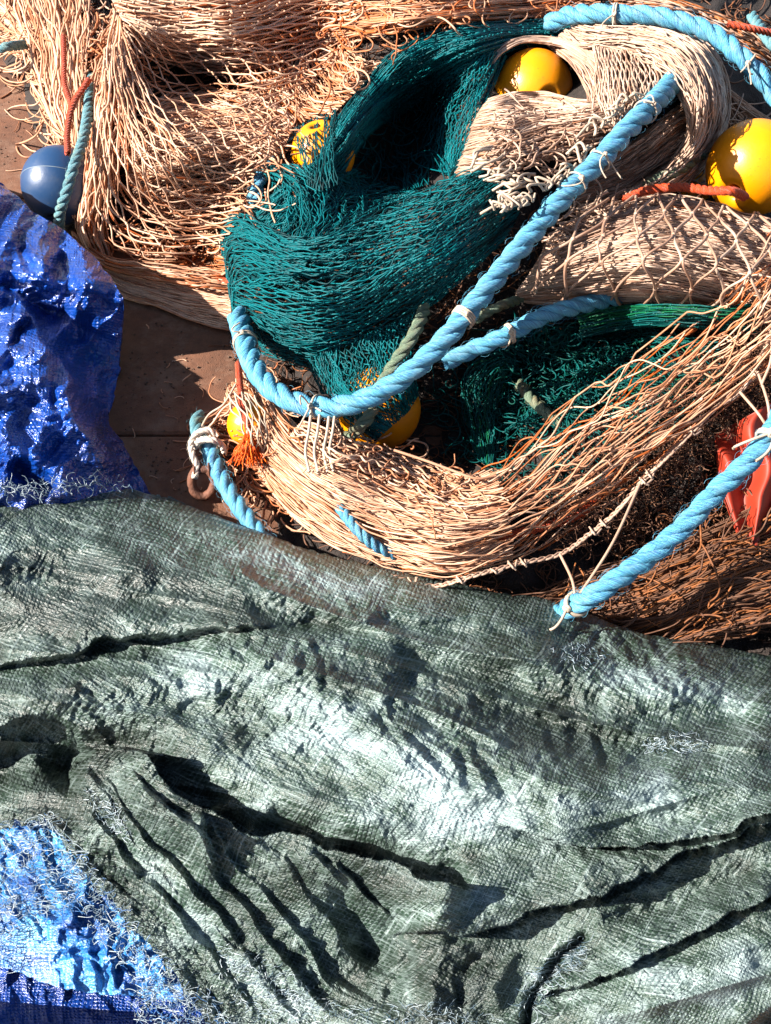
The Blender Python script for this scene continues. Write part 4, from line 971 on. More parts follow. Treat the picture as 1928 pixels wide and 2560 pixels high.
# ---- green tangle in the hollow
def net_green():
    e = empty('fishing_net', P(1350, 950, 0) * [1, 1, 0], 'dark green tangled netting in the shaded hollow below the second blue rope', 'fishing net')
    T = (.0, .7)
    p = Pool()
    g = [[(1250,880,.03),(1190,900,.03),(1155,960,.03),(1165,1060,.02),(1200,1150,.02)],[(1270,890,.05),(1215,920,.06),(1180,980,.06),(1190,1070,.04),(1210,1160,.02)],
         [(1290,900,.05),(1240,940,.06),(1215,1000,.06),(1220,1080,.04),(1222,1165,.02)],[(1300,920,.03),(1265,970,.04),(1250,1020,.03),(1245,1090,.03),(1235,1160,.02)]]
    sheet(p, g, 26, 16, 1.6, .9, 2, lat=.6, vert=.006, warp=.1, seed=301, tint=T, knots=1, seg=6)
    p.build('hanging_mesh', M['green'], e)
    p = Pool()
    g = [[(1440,790,.05),(1540,765,.08),(1650,762,.09),(1800,765,.09),(1900,760,.06)],[(1450,815,.06),(1540,795,.09),(1650,785,.10),(1800,790,.09),(1900,790,.06)],[(1440,850,.05),(1550,825,.08),(1660,815,.08),(1800,825,.07),(1900,830,.05)]]
    sheet(p, g, 22, 11, 1.9, .8, 2, lat=.35, vert=.005, warp=.06, seed=302, tint=(.0,1.), knots=2, seg=6)
    g = [[(1250,820,.02),(1400,830,.03),(1600,820,.03),(1800,840,.04)],[(1230,900,.02),(1400,900,.03),(1600,890,.03),(1800,900,.03)],[(1200,980,.01),(1380,980,.02),(1560,960,.03),(1800,980,.03)],[(1180,1060,.01),(1350,1060,.02),(1500,1030,.02),(1700,1060,.02)]]
    sheet(p, g, 44, 24, 1.5, 1., 2, lat=.9, vert=.008, warp=.2, seed=303, tint=T, knots=1, seg=6)
    p.build('banded_mesh', M['green'], e)
    p = Pool()
    tangle(p, [(1250,840),(1420,820),(1560,860),(1540,960),(1420,1060),(1300,1100),(1250,980)], 420, (60,170), 1.7, .55, (.01,.06), 51, tint=T, lift=.012)
    tangle(p, [(1060,980),(1260,900),(1300,1150),(1150,1150)], 90, (50,140), 1.5, .45, (.0,.03), 52, tint=T)
    tangle(p, [(1220,1040),(1500,980),(1700,900),(1650,1100),(1400,1250),(1240,1180)], 160, (50,140), 1.5, .45, (.0,.02), 53, tint=T)
    p.build('tangle', M['green'], e)
    adopt(e, e.children)
net_green()

# ---- pale net coiled round the upper yellow float
def net_coil():
    e = empty('fishing_net', P(1500, 330, 0) * [1, 1, 0], 'pale fishing net coiled in thick bundles round the upper yellow float', 'fishing net')
    p = Pool()
    # big loop: from the top left over to the right and down
    g = [[(1390,95,.05),(1440,130,.06),(1500,120,.07),(1580,140,.08),(1660,190,.09),(1710,260,.10),(1720,330,.09),(1690,380,.06),(1640,430,.04),(1540,485,.02)],
         [(1420,70,.05),(1480,90,.07),(1560,95,.08),(1640,120,.10),(1710,180,.11),(1745,260,.11),(1745,340,.10),(1705,400,.07),(1650,445,.05),(1560,490,.02)],
         [(1470,52,.04),(1540,62,.06),(1620,72,.07),(1700,100,.09),(1760,160,.10),(1790,250,.10),(1780,340,.08),(1730,410,.05),(1660,460,.04),(1590,495,.02)],
         [(1500,40,.02),(1580,45,.03),(1670,60,.04),(1750,100,.05),(1800,160,.06),(1822,250,.05),(1805,340,.05),(1750,425,.03),(1680,475,.02),(1620,505,.01)]]
    sheet(p, g, 52, 20, 2.7, .8, 4, dz=-.010, lat=.5, vert=.006, warp=.08, seed=401, pleat=(.010, 4), bulge=.02, tint=(.0,.4))
    sheet(p, g, 20, 14, 2.8, 1, 1, lat=.8, vert=.010, warp=.12, seed=402, dh=.01, bulge=.02, tint=(.0,.3))
    p.build('loop', M['pale'], e)
    # arcs over the float
    p = Pool()
    g = [[(1225,205,.03),(1240,150,.05),(1290,112,.07),(1350,108,.08),(1420,125,.08),(1490,180,.07),(1530,260,.05)],
         [(1215,200,.02),(1230,135,.04),(1285,98,.06),(1360,92,.07),(1440,110,.07),(1510,165,.06),(1560,250,.04)],
         [(1400,120,.05),(1420,130,.06),(1440,150,.06),(1460,180,.06),(1480,210,.06),(1500,240,.05),(1520,280,.04)]]
    sheet(p, g[:2], 12, 10, 2.5, .8, 3, dz=-.007, lat=.4, vert=.004, warp=.04, seed=403, tint=(.0,.3))
    g = [[(1370,112,.06),(1440,170,.08),(1470,240,.07),(1450,300,.07)],[(1400,105,.06),(1480,160,.08),(1510,230,.08),(1500,300,.07)],[(1440,105,.06),(1530,160,.08),(1560,230,.08),(1550,300,.07)]]
    sheet(p, g, 34, 8, 2.5, .8, 3, dz=-.007, lat=.5, vert=.005, warp=.08, seed=404, tint=(.1,.4))
    p.build('collar', M['pale'], e)
    # bundle below the float, sweeping to the right
    p = Pool()
    g = [[(1225,245,.04),(1290,232,.075),(1360,235,.08),(1440,250,.075),(1500,250,.07),(1560,215,.07),(1640,160,.05)],
         [(1205,290,.05),(1280,270,.085),(1360,270,.09),(1440,270,.09),(1510,265,.08),(1570,230,.07),(1660,180,.05)],
         [(1190,330,.05),(1270,320,.09),(1350,305,.10),(1430,295,.10),(1510,285,.09),(1590,250,.07),(1680,200,.05)],
         [(1175,375,.05),(1250,365,.08),(1330,345,.10),(1410,325,.10),(1490,310,.09),(1580,275,.06),(1690,220,.04)],
         [(1160,410,.04),(1240,400,.07),(1320,380,.09),(1400,355,.09),(1470,335,.08),(1560,300,.05),(1680,240,.03)],
         [(1150,440,.03),(1230,430,.05),(1310,415,.07),(1390,395,.07),(1450,370,.06),(1540,330,.03),(1660,260,.02)]]
    g = [[(q[0][0] - 34, q[0][1] + 16, q[0][2] - .07), (q[0][0] - 12, q[0][1] + 4, q[0][2] - .02)] + q for q in g]
    sheet(p, g, 84, 17, 2.5, .75, 3, dz=-.008, lat=.5, vert=.006, warp=.05, seed=405, pleat=(.008, 5), tint=(.0,.45))
    sheet(p, g[1:], 22, 11, 2.7, 1, 1, lat=.9, vert=.010, warp=.09, seed=406, dh=.010, tint=(.1,.5))
    tangle(p, [(1210,320),(1440,280),(1500,310),(1400,420),(1280,440),(1200,400)], 120, (60,160), 2.4, .3, (.08,.11), 61, ang=.3, spread=.6, tint=(.1,.6))
    p.build('sweep', M['pale'], e)
    # upright diamonds
    p = Pool()
    g = [[(1475,115,.09),(1485,180,.10),(1490,240,.10),(1510,300,.10),(1530,360,.09)],[(1520,120,.09),(1530,180,.105),(1535,240,.11),(1540,300,.11),(1540,350,.10)],
         [(1570,125,.09),(1585,180,.10),(1590,230,.11),(1580,290,.11),(1560,340,.10)],[(1630,140,.08),(1655,180,.09),(1650,225,.10),(1620,270,.10),(1575,330,.10)]]
    sheet(p, g, 24, 9, 2.7, 1.0, 2, dz=-.014, lat=.35, vert=.005, warp=.05, seed=407, knots=1, tint=(.0,.4))
    sheet(p, g, 34, 13, 2.4, .9, 2, dz=-.010, lat=.8, vert=.008, warp=.1, seed=408, dh=-.02, tint=(.2,.5))
    p.build('upright_mesh', M['pale'], e)
    # shaded bundle under the rope towards the right lobe
    p = Pool()
    g = [[(1420,440,.03),(1500,400,.06),(1580,350,.07),(1660,290,.07),(1720,250,.05)],[(1430,470,.03),(1520,430,.06),(1600,380,.07),(1680,320,.07),(1740,280,.05)],
         [(1440,500,.03),(1530,465,.05),(1620,415,.06),(1700,350,.06),(1770,300,.04)],[(1440,540,.02),(1540,500,.03),(1630,455,.04),(1720,400,.04),(1800,330,.02)]]
    sheet(p, g, 50, 14, 2.4, .85, 3, dz=-.008, lat=.6, vert=.006, warp=.06, seed=409, pleat=(.01,3), tint=(.1,.5))
    g = [[(1740,150,.0),(1830,230,.02),(1928,300,.02),(2050,340,.0)],[(1790,200,.0),(1850,270,.02),(1940,330,.02),(2050,400,.0)],[(1800,260,.0),(1820,320,.0),(1900,380,.0),(2050,450,.0)]]
    sheet(p, g, 34, 14, 2.3, .9, 2, lat=.8, vert=.008, warp=.12, seed=410, tint=(.1,.5))
    g = [[(1500,-20,-.02),(1650,-10,.02),(1800,30,.02),(1928,90,.0),(2050,150,.0)],[(1520,0,.0),(1660,8,.03),(1800,60,.03),(1928,130,.02),(2050,200,.0)],[(1550,30,.0),(1680,40,.0),(1800,100,.0),(1928,180,.0),(2050,260,.0)]]
    sheet(p, g, 26, 14, 2.0, 1, 2, lat=.8, vert=.008, warp=.12, seed=411, tint=(.2,.8))
    tangle(p, [(1700,380),(1800,280),(1928,320),(1800,420),(1740,480),(1560,540),(1500,500)], 90, (60,160), 2.2, .3, (.0,.03), 62, ang=.5, spread=.6, tint=(.2,.6))
    p.build('shaded_bundle', M['pale'], e)
    # thick looped seam lacing
    p = Pool(); rng = np.random.default_rng(5)
    for k in range(30):
        t = k / 29; x = 1205 + 85 * math.sin(t * 2.4) + rng.normal() * 14; y = 395 + 125 * t + rng.normal() * 9
        a = rng.random() * 1.2 - .2; q = np.linspace(0, 1, 5); ln = 60 + 30 * rng.random()
        pts = [(x + (s - .5) * ln * math.cos(a) + 9 * math.sin(s * 7 + k), y - (s - .5) * ln * math.sin(a) * .6 + 9 * math.sin(s * 5 + 2 * k), .355 + .015 * math.sin(s * 3.14) + .006 * rng.random()) for s in q]
        strand(p, pts, 2.8 + rng.random() * 1.4, 22, .6 * rng.random())
    path = [(1250,520),(1300,500),(1345,470),(1390,440),(1430,395),(1460,350),(1490,310),(1520,285),(1545,262),(1590,240)]
    c = crs(path, 26)
    for k in range(26):
        x, y = c[k]; a = rng.random() * 6.28
        pts = [(x - 14, y + 12, .375), (x - 4 + 9 * math.cos(a), y - 12 + 6 * math.sin(a), .392), (x + 14, y - 2, .385), (x + 10, y + 14, .378), (x + 24, y - 14, .377)]
        if rng.random() < .75: strand(p, [(x_ + rng.normal() * 7, y_ + rng.normal() * 6, h_ + rng.normal() * .003) for x_, y_, h_ in pts], 2.6 + 1.6 * rng.random(), 20, .4 * rng.random())
    p.build('seam_lacing', M['cord'], e)
    adopt(e, e.children)
net_coil()

# ---- right lobe
def net_lobe():
    e = empty('fishing_net', P(1620, 650, 0) * [1, 1, 0], 'thick rounded bundle of pale brown netting below the right yellow float', 'fishing net')
    p = Pool()
    g = [[(1370,590,.03),(1430,550,.05),(1500,520,.06),(1600,495,.06),(1700,490,.06),(1800,510,.06),(1900,540,.06),(2050,580,.04)],
         [(1350,640,.04),(1430,605,.07),(1520,575,.09),(1620,560,.10),(1720,565,.10),(1820,585,.09),(1928,610,.08),(2050,650,.05)],
         [(1320,690,.04),(1420,655,.08),(1520,630,.10),(1620,620,.115),(1720,630,.11),(1820,650,.10),(1928,680,.08),(2050,720,.05)],
         [(1295,725,.04),(1400,700,.075),(1500,685,.10),(1610,680,.11),(1710,690,.10),(1810,710,.08),(1928,740,.06),(2050,790,.05)],
         [(1290,745,.03),(1400,740,.06),(1500,730,.085),(1600,728,.09),(1700,735,.08),(1800,760,.05),(1900,800,.04),(2050,860,.03)],
         [(1310,755,.01),(1400,762,.035),(1500,760,.05),(1600,760,.05),(1680,765,.04),(1780,800,.02),(1880,850,.01),(2050,920,.01)]]
    sheet(p, g, 100, 20, 2.5, .7, 3, dz=-.008, lat=.6, vert=.006, warp=.04, seed=501, pleat=(.008, 5), tint=(.1,.4))
    tangle(p, [(1360,560),(1440,520),(1640,500),(1640,560),(1440,620),(1340,690)], 150, (60,150), 2.5, .25, (.05,.075), 71, ang=.2, spread=.45, tint=(.0,.4))
    p.build('packed_twines', M['pale'], e)
    p = Pool()
    g = [[(1500,500,.085),(1440,560,.095),(1360,640,.085),(1300,720,.07)],[(1580,490,.085),(1530,560,.11),(1450,650,.12),(1400,752,.08)],[(1660,485,.085),(1640,560,.13),(1590,650,.14),(1560,762,.08)],
         [(1740,495,.085),(1745,570,.13),(1720,660,.14),(1690,768,.08)],[(1820,515,.085),(1850,590,.12),(1840,680,.13),(1800,780,.08)],[(1928,540,.085),(1960,620,.11),(1960,720,.11),(1950,820,.08)]]
    sheet(p, g, 14, 4.2, 3.6, 1.0, 1, lat=.10, vert=.003, seed=502, knots=1, tint=(.15,.25), sides=6, wob=.5)
    p.build('loose_diamonds', M['pale'], e)
    adopt(e, e.children)
net_lobe()

# ---- the long swooping net
def net_swoop():
    e = empty('fishing_net', P(1150, 1250, 0) * [1, 1, 0], 'rust stained tan net sweeping from the right edge down along the green tarpaulin', 'fishing net')
    g = [[(2000,520,.10),(1928,590,.10),(1800,730,.08),(1660,850,.09),(1500,970,.08),(1360,1070,.07),(1230,1170,.06),(1150,1200,.05),(1050,1180,.05),(940,1150,.05),(840,1130,.05),(760,1080,.05),(700,1020,.06),(660,960,.06),(630,900,.05)],
         [(2050,600,.11),(1960,680,.11),(1830,800,.10),(1700,910,.10),(1540,1030,.10),(1400,1130,.09),(1260,1220,.08),(1150,1250,.07),(1040,1235,.07),(920,1200,.07),(820,1165,.07),(740,1110,.07),(685,1050,.07),(645,980,.06),(615,920,.05)],
         [(2080,720,.10),(1980,790,.10),(1850,890,.10),(1720,990,.10),(1570,1090,.10),(1420,1190,.09),(1270,1275,.08),(1140,1310,.08),(1020,1290,.08),(900,1250,.08),(800,1200,.08),(725,1140,.08),(668,1075,.07),(625,1000,.05),(600,940,.04)],
         [(2080,800,.08),(1980,860,.08),(1870,940,.08),(1740,1040,.09),(1600,1130,.09),(1440,1240,.08),(1280,1330,.07),(1130,1370,.07),(1000,1350,.07),(880,1305,.07),(785,1245,.07),(705,1180,.06),(650,1110,.05),(600,1030,.03),(575,960,.02)],
         [(2080,860,.05),(1985,900,.05),(1890,960,.05),(1760,1060,.06),(1620,1170,.06),(1460,1290,.06),(1290,1390,.05),(1130,1430,.05),(985,1408,.04),(860,1370,.04),(765,1310,.04),(690,1240,.03),(640,1160,.02),(590,1080,.0),(560,1000,.0)]]
    p = Pool()
    # long open part on the right
    gr = [q[:10] for q in g]
    sheet(p, gr, 22, 12, 2.7, 1.05, 1, lat=.16, vert=.004, warp=.10, seed=601, knots=1, tint=(.0,.6), wob=.5)
    sheet(p, gr, 16, 9, 2.3, 1.0, 1, dz=-.016, lat=.3, vert=.006, warp=.14, seed=611, dh=-.018, tint=(.3,.7), wob=.5)
    sheet(p, gr, 9, 8, 2.3, .9, 1, lat=.7, vert=.010, warp=.13, seed=602, dh=.012, tint=(.0,.5), wob=.6)
    p.build('open_mesh', M['tan'], e)
    p = Pool()
    gl = [q[6:] for q in g]
    sheet(p, gl, 104, 13, 2.3, .8, 4, dz=-.007, lat=.35, vert=.006, warp=.05, ends=.12, seed=603, pleat=(.007, 5), tint=(.0,.35))
    sheet(p, gl, 22, 7, 2.6, 1, 1, lat=.7, vert=.007, warp=.10, seed=604, dh=.009, tint=(.0,.5), wob=.6)
    p.build('packed_mesh', M['tan'], e)
    # curling upper margin
    p = Pool()
    gm = [[(760,1050,.08),(850,1090,.08),(960,1120,.07),(1080,1165,.06),(1190,1195,.06)],[(740,1070,.08),(840,1120,.09),(950,1150,.09),(1080,1200,.08),(1200,1230,.07)],[(720,1100,.08),(820,1160,.09),(940,1190,.09),(1080,1240,.09),(1200,1270,.08)]]
    sheet(p, gm, 12, 12, 2.7, 1.1, 2, lat=.9, vert=.008, warp=.14, seed=605, tint=(.0,.5))
    tangle(p, [(790,1060),(900,1080),(1180,1190),(1150,1290),(960,1220),(800,1140)], 45, (60,180), 2.2, .5, (.07,.10), 81, ang=-.4, spread=1.2, tint=(.0,.7))
    tangle(p, [(560,980),(640,900),(720,1020),(700,1120),(620,1100)], 110, (50,150), 2.4, .5, (.03,.08), 82, ang=-1.2, spread=.9, tint=(.1,.7))
    tangle(p, [(480,1060),(560,1020),(640,1120),(690,1260),(740,1340),(640,1240),(560,1160)], 130, (50,160), 2.3, .35, (.0,.03), 83, ang=-.9, spread=.6, tint=(.1,.8))
    strand(p, [(985,1125,.21),(1060,1150,.205),(1120,1172,.20),(1190,1196,.195),(1240,1190,.19)], 3.6, 40, .3)
    p.build('curled_margin', M['tan'], e)
    # whipped edge cord
    p = Pool()
    edge = [(1960,780,.05),(1930,820,.05),(1900,900,.06),(1850,980,.06),(1790,1020,.06),(1700,1110,.06),(1600,1210,.06),(1540,1280,.06),(1480,1330,.06),(1400,1385,.06),(1290,1410,.06),(1180,1440,.055),(1080,1465,.04),(980,1440,.04)]
    c = crs(edge, 420); hh = c[:, 2] + HB(c[:, 0], c[:, 1]) + .02
    for k in range(3):
        a = np.linspace(0, 130, 420) + k * 2.09
        W = P(c[:, 0] + 3.6 * np.cos(a), c[:, 1] + 3.6 * np.sin(a), hh + .003 * np.sin(a + 1)); p.add(tubes(W[None], pxr(2.9, c[:, 1], hh)[None], 6, .2 + .1 * k))
    rng = np.random.default_rng(9)
    for k in range(12):
        i = rng.integers(5, 415); x, y = c[i, :2]; h = hh[i]
        for q in range(2):
            a = rng.random() * 6.28
            strand(p, [(x - 9, y - 7 + rng.normal() * 3, h), (x, y + 2, h + .008), (x + 7, y + 9, h + .006), (x + 12 + 10 * math.cos(a), y + 12 * math.sin(a), h + .004)], 2.3, 14, .2)
    for a, b in [((1600,1210),(1440,1500)),((1400,1385),(1440,1500)),((1930,830),(1905,960)),((1850,980),(1925,1080)),((1895,930),(1925,1075))]:
        ha = float(HB(*a)) + .09; hb = float(HB(*b)) + (.13 if b[0] < 1500 else .10); mx = ((a[0] + b[0]) / 2 + 10, (a[1] + b[1]) / 2 + 6)
        strand(p, [(a[0], a[1], ha), (mx[0], mx[1], (ha + hb) / 2 + .01), (b[0], b[1], hb)], 3.8, 24, .35)
    p.build('edge_cord', M['pale'], e)
    adopt(e, e.children)
net_swoop()

# ---- brown fibrous netting
def net_brown():
    e = empty('fishing_net', P(1750, 1450, 0) * [1, 1, 0], 'dark brown fine netting fanned out below the right hand blue rope', 'fishing net')
    p = Pool()
    g = [[(1250,1500,.01),(1450,1440,.02),(1650,1380,.03),(1850,1290,.03),(2050,1180,.02)],[(1380,1540,.01),(1530,1490,.03),(1700,1420,.04),(1870,1350,.04),(2050,1280,.03)],
         [(1500,1570,.01),(1610,1530,.03),(1740,1470,.05),(1880,1420,.05),(2050,1370,.03)],[(1590,1600,.0),(1680,1565,.03),(1790,1520,.05),(1900,1480,.05),(2050,1450,.03)],[(1700,1630,.0),(1760,1610,.02),(1850,1580,.03),(1940,1560,.03),(2050,1560,.02)]]
    sheet(p, g, 110, 10, 2.0, .7, 3, dz=-.006, lat=.7, vert=.006, warp=.06, seed=701, pleat=(.012, 5), tint=(.0,.9))
    tangle(p, [(1250,1490),(1550,1440),(1928,1280),(1990,1560),(1700,1620),(1450,1560)], 130, (80,220), 2.2, .15, (.03,.07), 91, ang=.5, spread=.5, tint=(.2,.8))
    p.build('fanned_twines', M['brown'], e)
    p = Pool()
    tangle(p, [(1320,1280),(1480,1150),(1700,950),(1928,760),(2000,900),(1850,1080),(1600,1280),(1430,1390)], 1500, (20,70), 1.1, .9, (.02,.07), 92, tint=(.0,.7), step=4, sides=3)
    tangle(p, [(1500,1340),(1928,1120),(2000,1350),(1600,1450)], 500, (40,120), 1.6, .5, (.0,.04), 93, ang=.6, spread=1.2, tint=(.0,.9), sides=3)
    o = p.build('matted_fibre', M['brown'], e); o['kind'] = 'stuff'
    adopt(e, e.children)
net_brown()

# ================================================================== ROPES
def tie_at(rp, u, v, **k):
    C = rp[1]; d = P(u, v, 0.0) - CAM; d /= np.linalg.norm(d); X = C - CAM
    dist = np.linalg.norm(X - (X @ d)[:, None] * d, axis=1)
    return tie(rp[0], rp, np.argmin(dist) / (len(C) - 1), **k)
r1 = rope('rope', [(596,790,.13),(610,844,.15),(631,907,.165),(668,962,.175),(723,999,.185),(786,1016,.195),(849,1016,.21),(912,999,.225),(975,966,.24),(1038,920,.26),(1101,861,.28),(1167,784,.305),
    (1245,688,.325),(1333,580,.345),(1430,470,.37),(1497,403,.385),(1564,328,.40),(1625,268,.40),(1675,215,.375),(1710,165,.32)], 31, M['rope'],
    'thick sky blue rope curving round the teal net up to the pale coil', fuzz=260, seed=1)
tie_at(r1, 612, 858, turns=2, span=.9, tails=1, seed=1, taillen=40, r=3.4)
tie_at(r1, 795, 1012, turns=1, tails=3, seed=2, taillen=45, r=3.6)
tie_at(r1, 1158, 790, turns=4, span=.55, tails=0, seed=3, r=3.6)
tie_at(r1, 1440, 455, turns=1, tails=2, seed=4, r=3.2)
tie_at(r1, 1500, 400, turns=1, tails=2, seed=5, r=3.2)
tie_at(r1, 1610, 275, turns=1, tails=2, seed=6, r=3.2, taillen=40)
r2 = rope('rope', [(1370,60,.27),(1425,38,.30),(1480,34,.32),(1564,36,.33),(1648,42,.335),(1732,63,.335),(1795,92,.33),(1850,139,.32),(1892,181,.30),(1932,232,.28),(1980,320,.25),(2020,430,.2)], 26, M['rope'],
    'sky blue rope arching over the pale net coil at the top right corner', fuzz=160, seed=2)
tie_at(r2, 1540, 34, turns=2, span=.7, tails=2, seed=7, r=3.6, taillen=50)
tie_at(r2, 1868, 160, turns=1, tails=2, seed=8, r=4.0, taillen=70)
r3 = rope('rope', [(1112,905,.20),(1150,890,.205),(1184,873,.21),(1232,853,.225),(1278,832,.235),(1362,789,.245),(1446,765,.24),(1540,742,.22),(1640,720,.2)], 25, M['rope'],
    'short sky blue rope end running under the right bundle of brown netting', fuzz=140, seed=3)
tie_at(r3, 1275, 832, turns=2, span=.6, tails=2, seed=9, r=4.2, taillen=40)
r4 = rope('rope', [(2010,900,.34),(1975,990,.33),(1928,1085,.31),(1869,1157,.29),(1791,1229,.265),(1713,1313,.24),(1624,1391,.215),(1529,1458,.20),(1475,1493,.18),(1435,1514,.145),(1400,1538,.095),(1370,1570,.05)], 31, M['rope'],
    'sky blue rope slanting down at the right edge in front of the orange rubber piece', fuzz=320, seed=4)
tie_at(r4, 1442, 1508, turns=2, span=.6, tails=1, seed=10, r=5, taillen=60)
tie_at(r4, 1918, 1090, turns=2, span=.8, tails=2, seed=11, r=5, taillen=70)
r5 = rope('rope', [(520,1102,.055),(540,1165,.055),(580,1240,.055),(630,1310,.055),(675,1370,.05),(720,1430,.04)], 25, M['rope'],
    'sky blue rope bound to a rusty shackle on the quay', fuzz=200, seed=5)
for k, y in enumerate((1096, 1106, 1116)): tie_at(r5, 524, y, turns=3, span=.5, tails=1 + k % 2, seed=12 + k, r=3.6, taillen=50)
rope('rope', [(842,1255,.135),(858,1279,.150),(894,1324,.150),(936,1362,.134),(984,1384,.114),(1030,1400,.08)], 17, M['rope'],
    'thin blue rope showing through the tan net just above the green tarpaulin', fuzz=60, seed=6, lay=2.4)
rope('rope', [(236,170,.17),(228,215,.20),(219,294,.205),(206,357,.20),(184,420,.19),(168,475,.16),(150,533,.11),(148,590,.04)], 15.5, M['rope_old'],
    'weathered teal rope hanging down beside the dark blue float', fuzz=120, seed=7, lay=2.6)
rope('rope', [(800,290,.16),(742,345,.17),(700,385,.17),(662,430,.17),(640,480,.16),(622,540,.12)], 20, M['rope'],
    'pale blue rope under the teal net left of the half hidden yellow float', fuzz=60, seed=8)
rope('rope', [(1062,770,.235),(1051,802,.24),(1030,844,.235),(996,894,.21),(962,950,.18),(925,1037,.17),(891,1075,.16),(862,1100,.12)], 18.5, M['rope_green'],
    'old grey green rope passing under the main blue rope beside a yellow float', fuzz=90, seed=9)
rope('rope', [(1190,800,.20),(1212,784,.215),(1255,764,.22),(1300,748,.20)], 14, M['rope_green'], 'short greenish rope end between the two crossing blue ropes', fuzz=30, seed=10)
rope('rope', [(1300,960,.09),(1323,990,.115),(1362,1030,.125),(1401,1062,.12),(1440,1110,.09)], 15, M['rope_green'], 'frayed old rope end lying in the dark green tangle', fuzz=140, seed=11)
rope('rope', [(1600,490,.22),(1631,454,.25),(1690,428,.26),(1753,386,.25),(1800,340,.2)], 17, M['rope_green'], 'mouldy green rope in shade left of the right hand yellow float', fuzz=30, seed=12)
rope('rope', [(-60,125,.13),(-10,122,.15),(25,116,.155),(60,112,.12)], 13, M['rope_old'], 'stub of weathered teal rope at the far left edge', fuzz=30, seed=13)
rope('rope', [(1880,40,.2),(1930,110,.22),(2000,170,.2)], 15, M['rope_old'], 'pale green rope at the top right corner behind the blue rope', fuzz=20, seed=14)

# orange cords
def cord(pts, r, label, seed, strands=4, rel=True, fuzz=20): return rope('cord', pts, r, M['ocord'], label, 'cord', strands=strands, lay=2.2, rel=rel, fuzz=fuzz, seed=seed, yarn=6)
M['ocord'] = rope_mat('orange polypropylene cord', (0.36, 0.025, 0.002), (0.60, 0.075, 0.005), (0.45, 0.08, 0.02), 0.3)
cord([(158,90,.06),(160,150,.065),(161,205,.065),(172,245,.065),(178,262,.065)], 7.5, 'orange braided cord coming out of the tan net above the dark blue float', 21)
cord([(222,200,.05),(210,218,.06),(190,246,.07),(178,275,.075),(171,310,.08),(168,345,.09),(170,385,.10)], 8.5, 'orange braided cord tied through the top of the dark blue float', 22)
cord([(1560,500,.275),(1620,476,.285),(1700,468,.30),(1770,476,.315),(1815,477,.33),(1838,480,.325),(1862,492,.29)], 13, 'twisted red orange rope running into the hole of the right yellow float', 23, strands=3, rel=False)
cord([(596,910,.06),(600,960,.10),(606,1010,.12),(618,1060,.135),(625,1090,.13)], 9, 'orange cord running down beside the small netted yellow float', 24, rel=False)
cord([(1100,1395,.05),(1170,1375,.05),(1240,1345,.05),(1330,1325,.05),(1440,1290,.05),(1500,1240,.03)], 13, 'orange cord glimpsed beneath the sweeping tan net', 25, strands=3)
cord([(420,690,.015),(500,690,.02),(560,700,.02),(600,712,.02)], 7, 'frayed orange cord on the flat net margin left of the teal net', 26)
cord([(1820,60,.10),(1880,72,.11),(1960,90,.11)], 10, 'faded orange cord at the top right corner', 27, strands=3)
# orange tassel at the end of the cord
tp = Pool(); rng = np.random.default_rng(3)
for k in range(170):
    a = (rng.random() - .5) * 1.1; ln = 55 + 35 * rng.random(); x0, y0 = 620 + rng.normal() * 4, 1085 + rng.normal() * 4
    pts = [(x0 + math.sin(a) * ln * s + 3 * rng.normal() * s, y0 + math.cos(a) * ln * s * .95 + 2 * rng.normal() * s, .135 - .05 * s + .008 * rng.normal() * s) for s in np.linspace(0, 1, 5)]
    strand(tp, pts, 1.3, 14, rng.random(), sides=3)
tag(tp.build('tassel', M['orange']), 'frayed orange tassel in front of the small netted yellow float', 'tassel')

# ================================================================== FLOATS
GF = 'yellow net floats'
ball('net_float', 1333, 225, .195, 98, M['yellow'], 'yellow round float sunk in the pale net coil near the top', (.42, -.22, .9))
ball('net_float', 1885, 420, .255, 117, M['yellow'], 'large yellow float at the right edge with red orange rope through its hole', (-.45, -.50, .76))
ball('net_float', 808, 384, .175, 80, M['yellow'], 'yellow float half hidden behind the left fold of the teal net', (-.2, .7, .3))
ball('net_float', 948, 1022, .085, 104, M['yellow'], 'yellow float in shade below the main blue rope, partly netted in teal', (.8, .4, .2))
ball('net_float', 628, 1062, .075, 60, M['yellow'], 'small yellow float wrapped in tan net above the orange tassel', (.3, .8, .2))
ball('net_float', 1722, 530, .12, 98, M['yellow'], 'dark yellow float nearly hidden under the right bundle of netting', (.5, .8, -.2))
ball('net_float', 152, 463, .085, 96, M['bluef'], 'dark blue round float with a pale seam on the quay at the left', (.12, .90, -.42), group=None, seam=True, band=True)

# twines over the floats
wp = Pool()
sheet(wp, [[(560,990,.11),(590,1040,.13),(610,1100,.12),(600,1150,.08)],[(600,980,.13),(625,1030,.145),(640,1090,.145),(640,1140,.09)],[(640,990,.13),(665,1040,.14),(680,1090,.13),(690,1140,.09)]], 9, 5, 2.4, 1, 1, lat=.4, vert=.002, seed=801, absolute=True)
tag(wp.build('lashing', M['cord']), 'open pale meshes wrapped over the small yellow float', 'lashing'); wp = Pool()
strand(wp, [(600,1000,.11),(560,1020,.10),(530,1060,.08),(500,1085,.07)], 3.0, tint=.2); strand(wp, [(590,960,.11),(560,1010,.10),(520,1040,.08),(490,1100,.07)], 3.0, tint=.3)
for x in (778, 800, 824, 838):
    strand(wp, [(x, 1030, .20), (x - 6, 1080, .19), (x - 14, 1130, .185), (x - 4, 1180, .18)], 3.8, 30, .05)
tag(wp.build('lashing', M['cord']), 'pale twines hanging from the knot on the main blue rope', 'lashing', kind='stuff')
wp = Pool()
